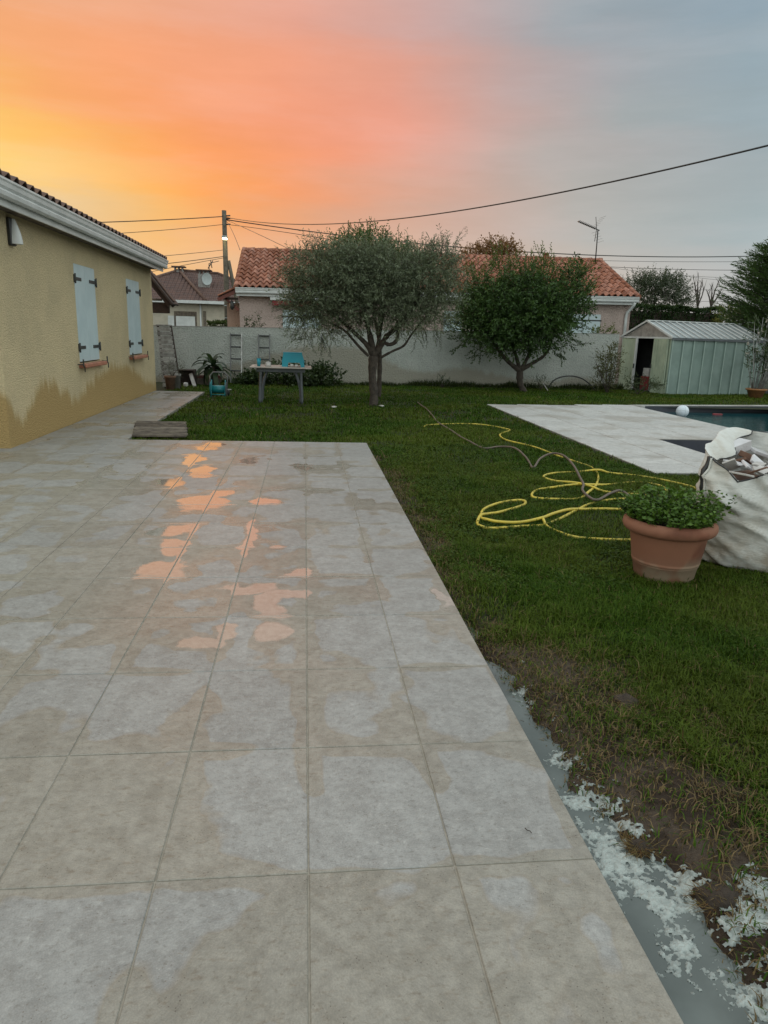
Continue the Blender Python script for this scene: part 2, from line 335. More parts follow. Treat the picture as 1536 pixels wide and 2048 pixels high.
def stone_tiles(name, wet=True, dry=(.302, .300, .286), dry2=(.255, .250, .236), damp=(.275, .257, .219)):
    m, t, p = base_mat(name); P_ = pos(t); lk = t.links
    oi = t.nodes.new('ShaderNodeObjectInfo')
    n_f = noise(t, P_, 60, 5, .65); n_m = noise(t, P_, 9, 5, .6)
    mp = t.nodes.new('ShaderNodeMapping'); lk.new(P_, mp.inputs[0]); mp.inputs['Scale'].default_value = (1, 2.2, 1)
    n_s = noise(t, mp.outputs[0], 22, 5, .6)
    c = mixc(t, smooth(t, n_m, .35, .65), dry, dry2)
    c = mixc(t, smooth(t, n_f, .54, .72, 0, .6), c, (.41, .405, .38)); c = mixc(t, smooth(t, n_f, .47, .30, 0, .55), c, (.145, .135, .115))
    c = mixc(t, smooth(t, n_s, .62, .74, 0, .5), c, (.20, .165, .125))
    v = t.nodes.new('ShaderNodeTexVoronoi'); v.inputs['Scale'].default_value = 95; lk.new(P_, v.inputs['Vector'])
    pit = math_(t, 'MULTIPLY', smooth(t, v.outputs['Distance'], .10, .2, 1, 0), smooth(t, n_m, .5, .6))
    c = mixc(t, math_(t, 'MULTIPLY', pit, .7), c, (.13, .10, .075))
    sx = t.nodes.new('ShaderNodeSeparateXYZ'); lk.new(P_, sx.inputs[0])
    if wet:
        w1 = noise(t, P_, 3.4, 3, .5, 1); vs = t.nodes.new('ShaderNodeVectorMath'); vs.operation = 'MULTIPLY_ADD'
        lk.new(w1, vs.inputs[0]); vs.inputs[1].default_value = (.36, .36, 0); lk.new(P_, vs.inputs[2])
        sb = t.nodes.new('ShaderNodeVectorMath'); sb.operation = 'SUBTRACT'; lk.new(vs.outputs[0], sb.inputs[0]); sb.inputs[1].default_value = (.18, .18, 0)
        q = sb.outputs[0]; fld = None
        for x, y, rx, ry in PUD:
            a = t.nodes.new('ShaderNodeVectorMath'); a.operation = 'SUBTRACT'; lk.new(q, a.inputs[0]); a.inputs[1].default_value = (x, y, 0)
            b = t.nodes.new('ShaderNodeVectorMath'); b.operation = 'MULTIPLY'; lk.new(a.outputs[0], b.inputs[0]); b.inputs[1].default_value = (1/max(rx, .03), 1/max(ry, .03), 0)
            l = t.nodes.new('ShaderNodeVectorMath'); l.operation = 'LENGTH'; lk.new(b.outputs[0], l.inputs[0])
            fld = l.outputs['Value'] if fld is None else math_(t, 'SMOOTH_MIN', fld, l.outputs['Value'], .25)
        # distance to the joints
        def joint(comp, per):
            fr = math_(t, 'FRACT', math_(t, 'ADD', math_(t, 'DIVIDE', comp, per), 40.))
            return math_(t, 'MULTIPLY', math_(t, 'MINIMUM', fr, math_(t, 'SUBTRACT', 1., fr)), per)
        jd = math_(t, 'MINIMUM', joint(sx.outputs[0], TW), joint(sx.outputs[1], TL))
        fl2 = math_(t, 'SUBTRACT', math_(t, 'ADD', fld, math_(t, 'MULTIPLY', math_(t, 'SUBTRACT', noise(t, P_, 11, 2, .5), .5), .7)), smooth(t, jd, .028, .0, 0, .55))
        pud = smooth(t, fl2, 1.20, .90, 0, 1)
        big = noise(t, q, 1.35, 1, .4); med = noise(t, q, 4.2, 1.5, .4)
        left = smooth(t, sx.outputs[0], .4, -1.6, 0, .055)
        s = math_(t, 'ADD', math_(t, 'ADD', math_(t, 'MULTIPLY', big, .75), math_(t, 'MULTIPLY', med, .35)), left)
        s = math_(t, 'ADD', s, math_(t, 'MULTIPLY', smooth(t, jd, .085, 0., 0, .2), smooth(t, noise(t, P_, 1.9, 2, .5), .35, .6)))
        s = math_(t, 'ADD', s, smooth(t, fld, 2.2, 1.1, 0, .12))
        s = math_(t, 'SUBTRACT', s, smooth(t, sx.outputs[1], 2.2, 5.5, 0, .05))
        dmp = smooth(t, s, .590, .604)
        rim = math_(t, 'MULTIPLY', smooth(t, s, .575, .592), smooth(t, s, .612, .6))
        wetc = mixc(t, smooth(t, n_m, .4, .65), damp, (.232, .214, .178))
        wetc = mixc(t, smooth(t, n_s, .54, .72, 0, .6), wetc, (.17, .135, .095))
        wetc = mixc(t, smooth(t, n_f, .55, .75, 0, .4), wetc, (.36, .32, .25)); wetc = mixc(t, smooth(t, n_f, .46, .30, 0, .45), wetc, (.14, .115, .08))
        wetc = mixc(t, math_(t, 'MULTIPLY', pit, .8), wetc, (.07, .05, .035))
        wm = math_(t, 'MAXIMUM', dmp, pud)
        c = mixc(t, wm, c, wetc); c = mixc(t, math_(t, 'MULTIPLY', pud, .7), c, (.37, .33, .275)); c = mixc(t, math_(t, 'MULTIPLY', rim, .3), c, (.24, .20, .15))  # standing water tinted paler, so colour brightens its sky reflection
        r = math_(t, 'MULTIPLY_ADD', n_f, .2, .33)
        glos = noise(t, q, .9, 2, .5)
        rd = math_(t, 'MULTIPLY_ADD', smooth(t, glos, .4, .62), .22, .26)
        r = mixf(t, dmp, r, rd); r = mixf(t, pud, r, .045)
        lk.new(r, p.inputs['Roughness'])
        p.inputs['Coat IOR'].default_value = 1.45; p.inputs['Coat Roughness'].default_value = .03; lk.new(math_(t, 'MULTIPLY', pud, .9), p.inputs['Coat Weight'])
        bs = math_(t, 'MULTIPLY', math_(t, 'SUBTRACT', 1., pud), .30)
    else:
        lk.new(math_(t, 'MULTIPLY_ADD', n_f, .2, .45), p.inputs['Roughness']); bs = None
        big = noise(t, P_, 1.1, 4, .55)
        c = mixc(t, smooth(t, big, .50, .60, 0, .75), c, damp)
    hsv = t.nodes.new('ShaderNodeHueSaturation'); lk.new(c, hsv.inputs['Color'])
    mot = noise(t, P_, 26, 7, .72); mot2 = noise(t, P_, 210, 3, .7)
    vv_ = math_(t, 'MULTIPLY', math_(t, 'MULTIPLY_ADD', oi.outputs['Random'], .12, .94), math_(t, 'MULTIPLY', smooth(t, mot, .3, .7, .86, 1.13), smooth(t, mot2, .3, .7, .88, 1.11)))
    lk.new(vv_, hsv.inputs['Value'])
    lk.new(hsv.outputs[0], p.inputs['Base Color'])
    b = t.nodes.new('ShaderNodeBump'); b.inputs['Distance'].default_value = .003; lk.new(math_(t, 'ADD', n_f, math_(t, 'MULTIPLY', n_s, .8)), b.inputs['Height'])
    if bs is not None: lk.new(bs, b.inputs['Strength'])
    else: b.inputs['Strength'].default_value = .25
    lk.new(b.outputs[0], p.inputs['Normal'])
    return m
def mixf(t, f, a, b):
    n = t.nodes.new('ShaderNodeMix'); n.data_type = 'FLOAT'
    for i, v in ((0, f), (2, a), (3, b)):
        if isinstance(v, (int, float)): n.inputs[i].default_value = v
        else: t.links.new(v, n.inputs[i])
    return n.outputs[0]
M['tile'] = stone_tiles('terrace_stone'); M['deck_tile'] = stone_tiles('deck_stone', False, (.48, .48, .46), (.41, .41, .39), (.32, .30, .265))
def curve1(t, v, x0, x1, pts):
    """v -> height by a ramp of grey stops"""
    f = t.nodes.new('ShaderNodeMapRange'); f.inputs[1].default_value = x0; f.inputs[2].default_value = x1; t.links.new(v, f.inputs[0])
    return ramp(t, f.outputs[0], [((x-x0)/(x1-x0), (h,)*3) for x, h in pts], 'B_SPLINE')
def stucco(name, a, b, wetcol, axis, prof, gsc=75, amp=.5, fade=.10):
    """rendered wall; splash stain along its foot whose height follows prof along axis"""
    m, t, p = base_mat(name); P_ = pos(t); sx = t.nodes.new('ShaderNodeSeparateXYZ'); t.links.new(P_, sx.inputs[0])
    g = noise(t, P_, gsc, 4, .7); l = noise(t, P_, 1.3, 4, .55)
    v = t.nodes.new('ShaderNodeTexVoronoi'); v.inputs['Scale'].default_value = gsc*.8; t.links.new(P_, v.inputs['Vector'])
    c = mixc(t, smooth(t, l, .35, .65), a, b)
    c = mixc(t, smooth(t, g, .48, .66, 0, .6), c, tuple(q*.55 for q in b))
    if prof:
        h = curve1(t, sx.outputs[axis], prof[0][0], prof[-1][0], prof)
        mp = t.nodes.new('ShaderNodeMapping'); t.links.new(P_, mp.inputs[0]); mp.inputs['Scale'].default_value = (5.5, 5.5, 1.0)
        drip = noise(t, mp.outputs[0], 1.6, 5, .62)
        d = math_(t, 'SUBTRACT', math_(t, 'ADD', h, math_(t, 'MULTIPLY', math_(t, 'SUBTRACT', drip, .5), amp)), sx.outputs[2])
        mk = smooth(t, d, -fade, fade)
        c = mixc(t, math_(t, 'MULTIPLY', mk, .92), c, wetcol)
    t.links.new(c, p.inputs['Base Color']); p.inputs['Roughness'].default_value = .88; p.inputs['Specular IOR Level'].default_value = .2
    bump(t, p, math_(t, 'ADD', g, math_(t, 'MULTIPLY', v.outputs['Distance'], .8)), .9, .02)
    return m
M['house_wall'] = stucco('yellow_render', (.68, .56, .345), (.59, .49, .305), (.42, .285, .115), 1,
    [(6.5, .7), (6.9, .62), (7.2, .22), (7.45, .30), (7.9, .66), (8.4, .68), (8.9, .46), (9.4, .30), (9.9, .44), (10.6, .60), (11.5, .70), (12.6, .66), (13.4, .50), (14.2, .24), (15.4, .12)])
M['garden_wall'] = stucco('grey_roughcast', (.47, .49, .455), (.40, .425, .39), (.31, .295, .24), 0,
    [(-4, .1), (-2.9, .2), (-1.6, .55), (-.6, .85), (.4, 1.15), (1.6, 1.05), (2.6, .45), (3.6, .3), (4.4, .55), (5.2, .40), (6.2, .22), (7.4, .12), (8.0, .42), (8.6, .18), (9.6, .1)], 34, .3, .10)
M['pink_wall'] = stucco('pink_render', (.55, .44, .395), (.47, .375, .335), None, 0, None, 45)
M['salmon_wall'] = stucco('salmon_render', (.46, .31, .24), (.42, .28, .21), None, 0, None, 60)

# ------------------------------------------------------------------ ground
GZ = -.05
POOL = (7.4, 11.6, 9.7, 14.15)     # x0,x1,y0,y1 main pool
SPA = (5.3, 7.9, 6.9, 8.64)
DX0, DY0 = 3.9, 5.9
def chan(y): return np.interp(y, [-1.6, -.6, -.35, -.15, .05, .25, .6, 1.0, 1.5, 2.0, 8], [.24, .20, .22, .19, .20, .11, .08, .07, .03, .0, .0])
def gheight(x, y):
    h = GZ + .022*(fbm(x*1.3, y*1.3, 4)-.5) + .012*(fbm(x*9, y*9, 3)-.5)
    near = sstep(4.5, 2.0, y)*sstep(2.6, 1.2, x)
    h = h+near*.03*(fbm(x*6+3, y*6, 4)-.5)
    d = x-(.8+chan(y)); w = fbm(x*7+9, y*7+2, 3)-.5
    h = h-.055*sstep(.10, -.06, d+.16*w)*(y < 2.4)*(x > .7)*sstep(2.4, 1.6, y)
    h = np.where((x > 3.4) & (y > 5.4), np.minimum(h, GZ-.012+0*h), h)
    return h
def axis_(segs):
    out = [segs[0][0]]
    for a, b, n in segs: out += list(np.linspace(a, b, n+1)[1:])
    return np.array(out)
gx = axis_([(-600, -60, 4), (-60, -12, 6), (-12, -3.0, 9), (-3, .78, 14), (.78, 3.2, 96), (3.2, 5.3, 12), (5.3, 7.4, 6), (7.4, 7.9, 1), (7.9, 11.6, 6), (11.6, 20, 8), (20, 60, 5), (60, 600, 4)])
gy = axis_([(-600, -40, 3), (-40, -2, 6), (-2, -.8, 6), (-.8, 3, 150), (3, 6.9, 40), (6.9, 8.64, 8), (8.64, 9.7, 5), (9.7, 14.15, 22), (14.15, 20, 24), (20, 60, 8), (60, 700, 5)])
X, Y = np.meshgrid(gx, gy, indexing='ij'); Z = gheight(X, Y)
nx, ny = len(gx), len(gy); idx = np.arange(nx*ny).reshape(nx, ny)
F = np.stack([idx[:-1, :-1], idx[1:, :-1], idx[1:, 1:], idx[:-1, 1:]], -1).reshape(-1, 4)
mx_ = ((X[:-1, :-1]+X[1:, 1:])/2).ravel(); my_ = ((Y[:-1, :-1]+Y[1:, 1:])/2).ravel()
hole = np.zeros(len(F), bool)
for a in (POOL, SPA): hole |= (mx_ > a[0]) & (mx_ < a[1]) & (my_ > a[2]) & (my_ < a[3])
def soilmask(x, y):
    """bare earth next to the terrace, 0..1"""
    edge = np.interp(y, [-1.6, -.4, 0, .4, .9, 1.4, 1.9, 2.6, 7.7], [2.0, 1.75, 1.55, 1.45, 1.35, 1.22, 1.02, .90, .84])
    n = fbm(x*3.1+5, y*3.1+8, 4)-.5
    return sstep(.22, -.22, x-edge+.85*n)*(x > .7)*(y < 7.7)
m, t, p = base_mat('lawn_ground'); P_ = pos(t)
a = t.nodes.new('ShaderNodeAttribute'); a.attribute_name = 'col'
n_ = noise(t, P_, 30, 5, .65); nb = noise(t, P_, 140, 3, .6)
c = mixc(t, smooth(t, n_, .3, .7), a.outputs['Color'], mixc(t, .5, a.outputs['Color'], (.3, .3, .3), 'MULTIPLY'))
t.links.new(c, p.inputs['Base Color']); t.links.new(math_(t, 'MULTIPLY_ADD', n_, .5, .45), p.inputs['Roughness']); p.inputs['Specular IOR Level'].default_value = .25
bump(t, p, math_(t, 'ADD', n_, math_(t, 'MULTIPLY', nb, .5)), .9, .02); M['lawn'] = m
sm_ = soilmask(X, Y).ravel()[:, None]
pale = (fbm(X.ravel()*4+40, Y.ravel()*4+3, 3)[:, None] > .55)*1.
gc = (1-sm_)*np.array([.020, .028, .006]) + sm_*(np.array([.044, .029, .018])+pale*np.array([.04, .033, .026]))
g_ = put('lawn', npmesh('lawn', np.stack([X, Y, Z], -1).reshape(-1, 3), F[~hole], M['lawn'], True, gc)); tag(g_, kind='structure')

# grass ----------------------------------------------------------------
def lawn_ok(x, y):
    k = ((x > .80) | ((x > -2.24) & (y > 7.72)) | ((x > -3.2) & (y > 15.05)))
    k &= ~((x > DX0+.0) & (y > DY0) & (y < np.interp(x, [3.9, 11.6], [13.55, 15.0])) & (x < 12.1))
    k &= y < 18.6+.08*x
    return k
def blades(n, x0, x1, y0, y1, hgt, wid, dens):
    x = RNG.uniform(x0, x1, n); y = RNG.uniform(y0, y1, n); k = lawn_ok(x, y)
    rx = (x-CAM[0])*_cy-(y-CAM[1])*_sy; ry = (x-CAM[0])*_sy+(y-CAM[1])*_cy
    k &= (ry > .6) & (np.abs(rx) < .60*ry+.9)
    x, y = x[k], y[k]; sm = soilmask(x, y); water = (x < .8+chan(y)*.85) & (y < 2.)
    thin = .35+.65*sstep(.3, .5, fbm(x*2+7, y*2, 3))
    keep = RNG.random(len(x)) < np.where(water, .02, (1-.70*sm))*thin*dens
    x, y, sm = x[keep], y[keep], sm[keep]; n = len(x)
    z = gheight(x, y)
    clump = fbm(x*1.1+3, y*1.1+9, 3); tall = fbm(x*5, y*5+4, 2)
    h = hgt*RNG.uniform(.5, 1.25, n)*(.55+.9*tall)*(1-.3*sm); h *= np.where((RNG.random(n) < .012), 1.7, 1)
    w = wid*RNG.uniform(.7, 1.3, n); a = RNG.uniform(0, 2*np.pi, n)
    lean = RNG.uniform(.25, 1.15, n)+.6*sm*RNG.random(n)
    d = np.stack([np.cos(a), np.sin(a)], 1); s = np.stack([-np.sin(a), np.cos(a)], 1)
    B = np.stack([x, y, z-.004], 1)
    mid = B.copy(); mid[:, :2] += d*(h*lean*.33)[:, None]; mid[:, 2] += h*.62
    tip = B.copy(); tip[:, :2] += d*(h*lean)[:, None]; tip[:, 2] += h*np.clip(1.05-.35*lean, .25, 1)
    sv = np.zeros((n, 3)); sv[:, :2] = s*w[:, None]/2
    V = np.stack([B-sv, B+sv, mid-sv*.8, mid+sv*.8, tip], 1).reshape(-1, 3)
    o = (np.arange(n)*5)[:, None]
    T = np.concatenate([o+np.array([[0, 1, 3]]), o+np.array([[0, 3, 2]]), o+np.array([[2, 3, 4]])], 0)
    g1 = np.array([.018, .054, .003]); g2 = np.array([.066, .118, .009]); g3 = np.array([.12, .13, .02]); dead = np.array([.20, .145, .07])
    u = RNG.random(n)[:, None]; cl = sstep(.35, .65, clump)[:, None]
    c = g1*(1-u)+g2*u; c = c*(1-.5*cl)+.5*cl*(g3*.7+c*.3); c = c*(.75+.5*fbm(x*.9+30, y*.9, 3)[:, None])
    dm = (RNG.random(n) < .035+.62*sm)[:, None]; c = np.where(dm, dead*RNG.uniform(.4, 1.1, (n, 1)), c)
    return V, T, np.repeat(c, 5, 0)
parts = [blades(250000, .8, 3.6, -1.0, 3.2, .050, .0040, 1), blades(180000, .8, 5.0, 3.2, 6.5, .050, .0052, 1),
         blades(130000, -2.3, 6, 6.5, 10.5, .052, .0085, 1), blades(210000, -3.3, 14, 10.5, 19.8, .055, .013, 1)]
V, T, C_ = [], [], []; off = 0
for v, t_, c in parts: V.append(v); T.append(t_+off); C_.append(c); off += len(v)
tag(put('grass', npmesh('grass', np.concatenate(V), np.concatenate(T), M['grass'], False, np.concatenate(C_))), 'short green lawn grass thinning to dead straw beside the terrace', 'grass', kind='stuff')

def leafpatch(n, fpos, size, cols):
    """small clover-like leaves lying in the lawn"""
    x, y = fpos; z = gheight(x, y)+RNG.uniform(.015, .045, n)
    a = RNG.uniform(0, 2*np.pi, n); s = size*RNG.uniform(.6, 1.3, n)
    tl = RNG.normal(0, .35, (n, 2))
    V = []
    for k, (ca, sa) in enumerate(((1, 0), (0, .8), (-1, 0), (0, -.8))):
        dx = s*(ca*np.cos(a)-sa*np.sin(a)); dy = s*(ca*np.sin(a)+sa*np.cos(a))
        V.append(np.stack([x+dx, y+dy, z+dx*tl[:, 0]+dy*tl[:, 1]], 1))
    V = np.stack(V, 1).reshape(-1, 3); Fq = (np.arange(n)*4)[:, None]+np.array([[0, 1, 2, 3]])
    u = RNG.random((n, 1)); c = np.array(cols[0])*(1-u)+np.array(cols[1])*u
    return V, Fq, np.repeat(c, 4, 0)
x = np.concatenate([RNG.uniform(.85, 4.6, 60000), RNG.uniform(-1, 9, 30000)]); y = np.concatenate([RNG.uniform(2.2, 7.8, 60000), RNG.uniform(7.8, 16, 30000)])
k = lawn_ok(x, y) & (RNG.random(len(x)) > soilmask(x, y)*1.2) & (fbm(x*1.7+20, y*1.7+5, 3) > .47); x, y = x[k], y[k]
v, f_, c = leafpatch(len(x), (x, y), .009, ((.02, .05, .005), (.06, .095, .012)))
tag(put('clover', npmesh('clover', v, f_, M['grass'], False, c)), 'low clover leaves spread through the lawn', 'clover', kind='stuff')

# ------------------------------------------------------------------ terrace, path
TH = .05
te = MB().prism([(.796, -2.2), (.796, 7.69), (-2.254, 7.69), (-2.254, 7.72), (-6.0, 7.72), (-6.0, -2.2)], -.16, -.0035).build('terrace', M['grout']); tag(te, kind='structure')
tile_me = MB().bbox((0, 0, -.0125), (TW/2-.0024, TL/2-.0024, .0125), .0022).mesh('tile', M['tile'])
def lay(parent, x0, nx_, y0, ny_, me, w, l, ymax=None, skip=None, z=0, hx=1, tilt=.0011):
    for i in range(nx_):
        for j in range(ny_):
            x = x0+(i+.5)*w; ya, yb = y0+j*l, y0+(j+1)*l
            if ymax is not None: yb = min(yb, ymax)
            if skip and skip(x, (ya+yb)/2): continue
            put('tile', me, parent, (x, (ya+yb)/2, z+rnd.uniform(-.0006, .0006)), (rnd.uniform(-tilt, tilt), rnd.uniform(-tilt, tilt), 0), (hx, (yb-ya)/l, 1))
lay(te, .8-15*TW, 15, -1.8, 16, tile_me, TW, TL, 7.70, lambda x, y: x < -3.4 and y > 6.9)
pa = MB().prism([(-3.34, 7.722), (-2.256, 7.722), (-2.256, 15.0), (-3.34, 15.0)], -.16, -.0035).build('path', M['grout']); tag(pa, kind='structure')
ptile = MB().bbox((0, 0, -.0125), (.363/2-.0024, .6/2-.0024, .0125), .0022).mesh('path_tile', M['tile'])
lay(pa, -3.341, 3, 7.724, 13, ptile, .363, .6, 15.0)

# white chalky streak left by the drying water, twig on the terrace
tw = MB(); q = [atz(x, y, .006) for x, y in ((1050, 1656), (1054, 1660), (1060, 1662), (1063, 1666))]; tw.tube(q, .0014, 5)
tw.thing('twig', M['bark'], tuple(q[0]), 'tiny dark curled twig lying on a terrace tile', 'twig')

# ------------------------------------------------------------------ milky water and foam along the terrace
m, t, p = base_mat('milky_water'); P_ = pos(t)
n_ = noise(t, P_, 5, 4, .5); c = mixc(t, smooth(t, n_, .35, .65), (.125, .145, .135), (.085, .10, .092)); t.links.new(c, p.inputs['Base Color'])
p.inputs['Roughness'].default_value = .06; bump(t, p, noise(t, P_, 9, 2), .04, .01); M['milky'] = m
wx = np.linspace(.79, 2.4, 60); wy = np.linspace(-2, 2.2, 120)
PW = MB().add([(.79, -2, -.073), (1.9, -2, -.073), (1.9, 2.2, -.073), (.79, 2.2, -.073)], [(0, 1, 2, 3)]).build('puddle', M['milky']); tag(PW, kind='structure')
m, t, p = base_mat('foam'); P_ = pos(t)
v = t.nodes.new('ShaderNodeTexVoronoi'); v.inputs['Scale'].default_value = 130; t.links.new(P_, v.inputs['Vector'])
n_ = noise(t, P_, 26, 4, .6)
at2 = t.nodes.new('ShaderNodeAttribute'); at2.attribute_name = 'col'; c = mixc(t, smooth(t, n_, .3, .6), mixc(t, .35, at2.outputs['Color'], (.2, .22, .21)), at2.outputs['Color']); t.links.new(c, p.inputs['Base Color']); p.inputs['Roughness'].default_value = .5
bump(t, p, math_(t, 'SUBTRACT', n_, math_(t, 'MULTIPLY', v.outputs['Distance'], .6)), .8, .006)
p.inputs['Subsurface Weight'].default_value = .15; p.inputs['Subsurface Radius'].default_value = (.01, .01, .01); M['foam'] = m
fpoly = [(1118, 1520, .05), (1180, 1600, .06), (1195, 1660, .07), (1230, 1700, .07), (1262, 1735, .07), (1300, 1770, .075), (1345, 1790, .07), (1395, 1775, .045), (1330, 1840, .04), (1375, 1895, .05), (1420, 1935, .05), (1470, 1880, .05), (1510, 1850, .06), (1510, 1925, .05), (1525, 2010, .05), (1160, 1550, .035), (1065, 1405, .025), (1045, 1385, .018), (1105, 1450, .02), (1020, 1330, .016), (1225, 1620, .045), (1290, 1720, .05), (1500, 1790, .05)]
fs = .0042; fx = np.arange(.80, 1.5, fs); fy = np.arange(-.75, 1.9, fs); FX, FY = np.meshgrid(fx, fy, indexing='ij')
fld = np.full_like(FX, -9.)
for px, py, r in fpoly:
    c = atz(px, py, -.065); fld = np.maximum(fld, (r*1.4-np.hypot((FX-c[0])/1.2, FY-c[1]))/.055)
nz = fbm(FX*19+3, FY*19, 5, .62); nz2 = fbm(FX*75+9, FY*75, 3, .6); nz3 = fbm(FX*180, FY*180+4, 2)
mk = np.clip(fld, -2, 1.1)+3.2*(nz-.52)+2.2*(nz2-.5)+.8*(nz3-.5)-.2
base = np.maximum(-.0735, gheight(FX, FY)+.002)
hgt_ = base-.0012+.0045*np.clip(mk, 0, 1.4)**.75*(.45+.9*nz2)+.003*(nz3-.5)*np.clip(mk*2, 0, 1)
idx = np.arange(FX.size).reshape(FX.shape); q4 = np.stack([idx[:-1, :-1], idx[1:, :-1], idx[1:, 1:], idx[:-1, 1:]], -1).reshape(-1, 4)
ok = (mk.ravel()[q4].min(1) > 0.0) & (fld.ravel()[q4].max(1) > -2)
used = np.unique(q4[ok]); rm = -np.ones(FX.size, int); rm[used] = np.arange(len(used))
fv = np.stack([FX.ravel(), FY.ravel(), hgt_.ravel()], 1)[used]; fv[:, :2] += RNG.normal(0, .001, (len(fv), 2))
tag(put('foam', npmesh('foam', fv, rm[q4[ok]], M['foam'], True, np.array([[.13, .15, .14]])+np.clip(mk.ravel()[used]/1.1, 0, 1)[:, None]**.8*np.array([[.27, .295, .28]]))), 'white soapy foam floating on the milky puddle by the terrace', 'foam', kind='stuff')
# clumps of torn turf
def sod(px, py, r, label, n=260):
    c = atz(px, py, GZ-.01); b = MB(); pr = []
    for i in range(9):
        a = i/8*math.pi/2; pr.append((r*math.cos(a)*.8, r*.45*math.sin(a)))
    b.lathe((c[0], c[1], c[2]-.01), pr, 18)
    vv = np.array(b.v); s_ = 1+.7*(fbm(vv[:, 0]*40, vv[:, 1]*40+vv[:, 2]*50, 3)-.5)[:, None]; vv = np.array(c)+(vv-np.array(c))*s_; b.v = [tuple(q) for q in vv]
    root = empty('turf_clod', tuple(c), label, 'turf clod', 'torn turf clods')
    b.build('earth', M['soil'], root)
    a = RNG.uniform(0, 2*np.pi, n); rr = r*.8*np.sqrt(RNG.random(n)); B = np.stack([c[0]+rr*np.cos(a), c[1]+rr*np.sin(a), c[2]+r*.3*(1-(rr/r)**2)-.01], 1)
    d = RNG.normal(0, .6, (n, 3)); d[:, :2] += np.stack([np.cos(a), np.sin(a)], 1)*.5; d[:, 2] = np.abs(d[:, 2])*.5+.15; d /= np.linalg.norm(d, axis=1, keepdims=True)
    ln = RNG.uniform(.03, .075, n); s_ = np.cross(d, RNG.normal(0, 1, (n, 3))); s_ /= np.linalg.norm(s_, axis=1, keepdims=True)
    T_ = B+d*ln[:, None]; T_[:, 2] -= ln*.25
    V_ = np.stack([B-s_*.0014, B+s_*.0014, T_], 1).reshape(-1, 3)
    u = RNG.random((n, 1)); c_ = np.array([.14, .075, .03])*(1-u)+np.array([.20, .16, .07])*u
    put('straw', npmesh('straw', V_-np.array(c), np.arange(3*n).reshape(-1, 3), M['grass'], False, np.repeat(c_, 3, 0)), root)
sod(1280, 1690, .052, 'small brown grassy clod of turf standing in the white foam')
sod(1110, 1395, .075, 'dark clod of torn turf beside the narrow start of the puddle')
sod(1440, 1800, .085, 'broad tuft of brown straw at the right edge of the foam')
sod(1250, 1405, .080, 'dry straw covered clod on the bare earth patch farthest from the terrace')

# ------------------------------------------------------------------ pool
DZ = -.02
def far(x): return np.interp(x, [3.9, 11.6], [13.55, 14.95])
dk = MB().prism([(DX0, DY0), (SPA[0], DY0), (SPA[0], far(SPA[0])), (DX0, far(DX0))], -.2, DZ-.008)
dk.prism([(SPA[0]+.001, SPA[3]), (POOL[0], SPA[3]), (POOL[0], far(POOL[0])), (SPA[0]+.001, far(SPA[0]))], -.2, DZ-.0082)
dk.prism([(POOL[0]+.001, SPA[3]), (12., SPA[3]), (12., POOL[2]), (POOL[0]+.001, POOL[2])], -.2, DZ-.0084)
dk.prism([(SPA[0]+.001, DY0), (12., DY0), (12., SPA[2]), (SPA[0]+.001, SPA[2])], -.2, DZ-.0086)
M['grout_dark'] = pm('deck_joint', (.20, .19, .17), (.15, .14, .125), .9, 20)
dk = dk.build('pool_deck', M['grout_dark']); tag(dk, kind='structure')
dme = MB().bbox((0, 0, -.012), (.35-.007, .3-.007, .012), .003).mesh('deck_tile', M['deck_tile'])
def dskip(x, y): return (x > SPA[0] and SPA[2] < y < SPA[3]) or (x > POOL[0] and y > POOL[2]) or y > far(x)-.1
for i in range(12):
    w = .7; x = DX0+(i+.5)*w
    if x > 12: break
    y = DY0-(.3 if i % 2 else 0)
    cuts = [DY0, SPA[2], SPA[3], POOL[2], float(far(x))]
    while y < far(x)-.02:
        ya = max(y, DY0); yb = min(y+.6, float(far(x)))
        for cc in cuts:
            if ya+.02 < cc < yb-.02:
                if not dskip(x, (ya+cc)/2): put('tile', dme, dk, (x, (ya+cc)/2, DZ+rnd.uniform(-.001, .001)), (rnd.uniform(-.001, .001), 0, 0), (1, (cc-ya)/.6, 1))
                ya = cc
        if not dskip(x, (ya+yb)/2) and yb-ya > .03: put('tile', dme, dk, (x, (ya+yb)/2, DZ+rnd.uniform(-.001, .001)), (rnd.uniform(-.001, .001), 0, 0), (1, (yb-ya)/.6, 1))
        y += .6
# coping beyond the far edge
cp = MB()
for i in range(7):
    xa = POOL[0]+i*.65; xb = xa+.645
    b = MB().prism([(xa, far(xa)-.16), (xb, far(xb)-.16), (xb, far(xb)), (xa, far(xa))], -.19, DZ); b.build('coping_stone', M['deck_tile'], dk)
M['liner'] = pm('pool_liner', (.05, .055, .072), (.035, .04, .052), .5, 2, 40, .1, .002)
def basin(x0, x1, y0, y1, zb, name):
    b = MB(); yf0, yf1 = (float(far(x0))-.155, float(far(x1))-.155) if y1 is None else (y1, y1)
    v = [(x0, y0, DZ-.014), (x1, y0, DZ-.014), (x1, yf1, DZ-.014), (x0, yf0, DZ-.014), (x0, y0, zb), (x1, y0, zb), (x1, yf1, zb), (x0, yf0, zb)]
    b.add(v, [(4, 5, 6, 7), (0, 1, 5, 4), (1, 2, 6, 5), (2, 3, 7, 6), (3, 0, 4, 7)]); o = b.build(name, M['liner']); tag(o, kind='structure')
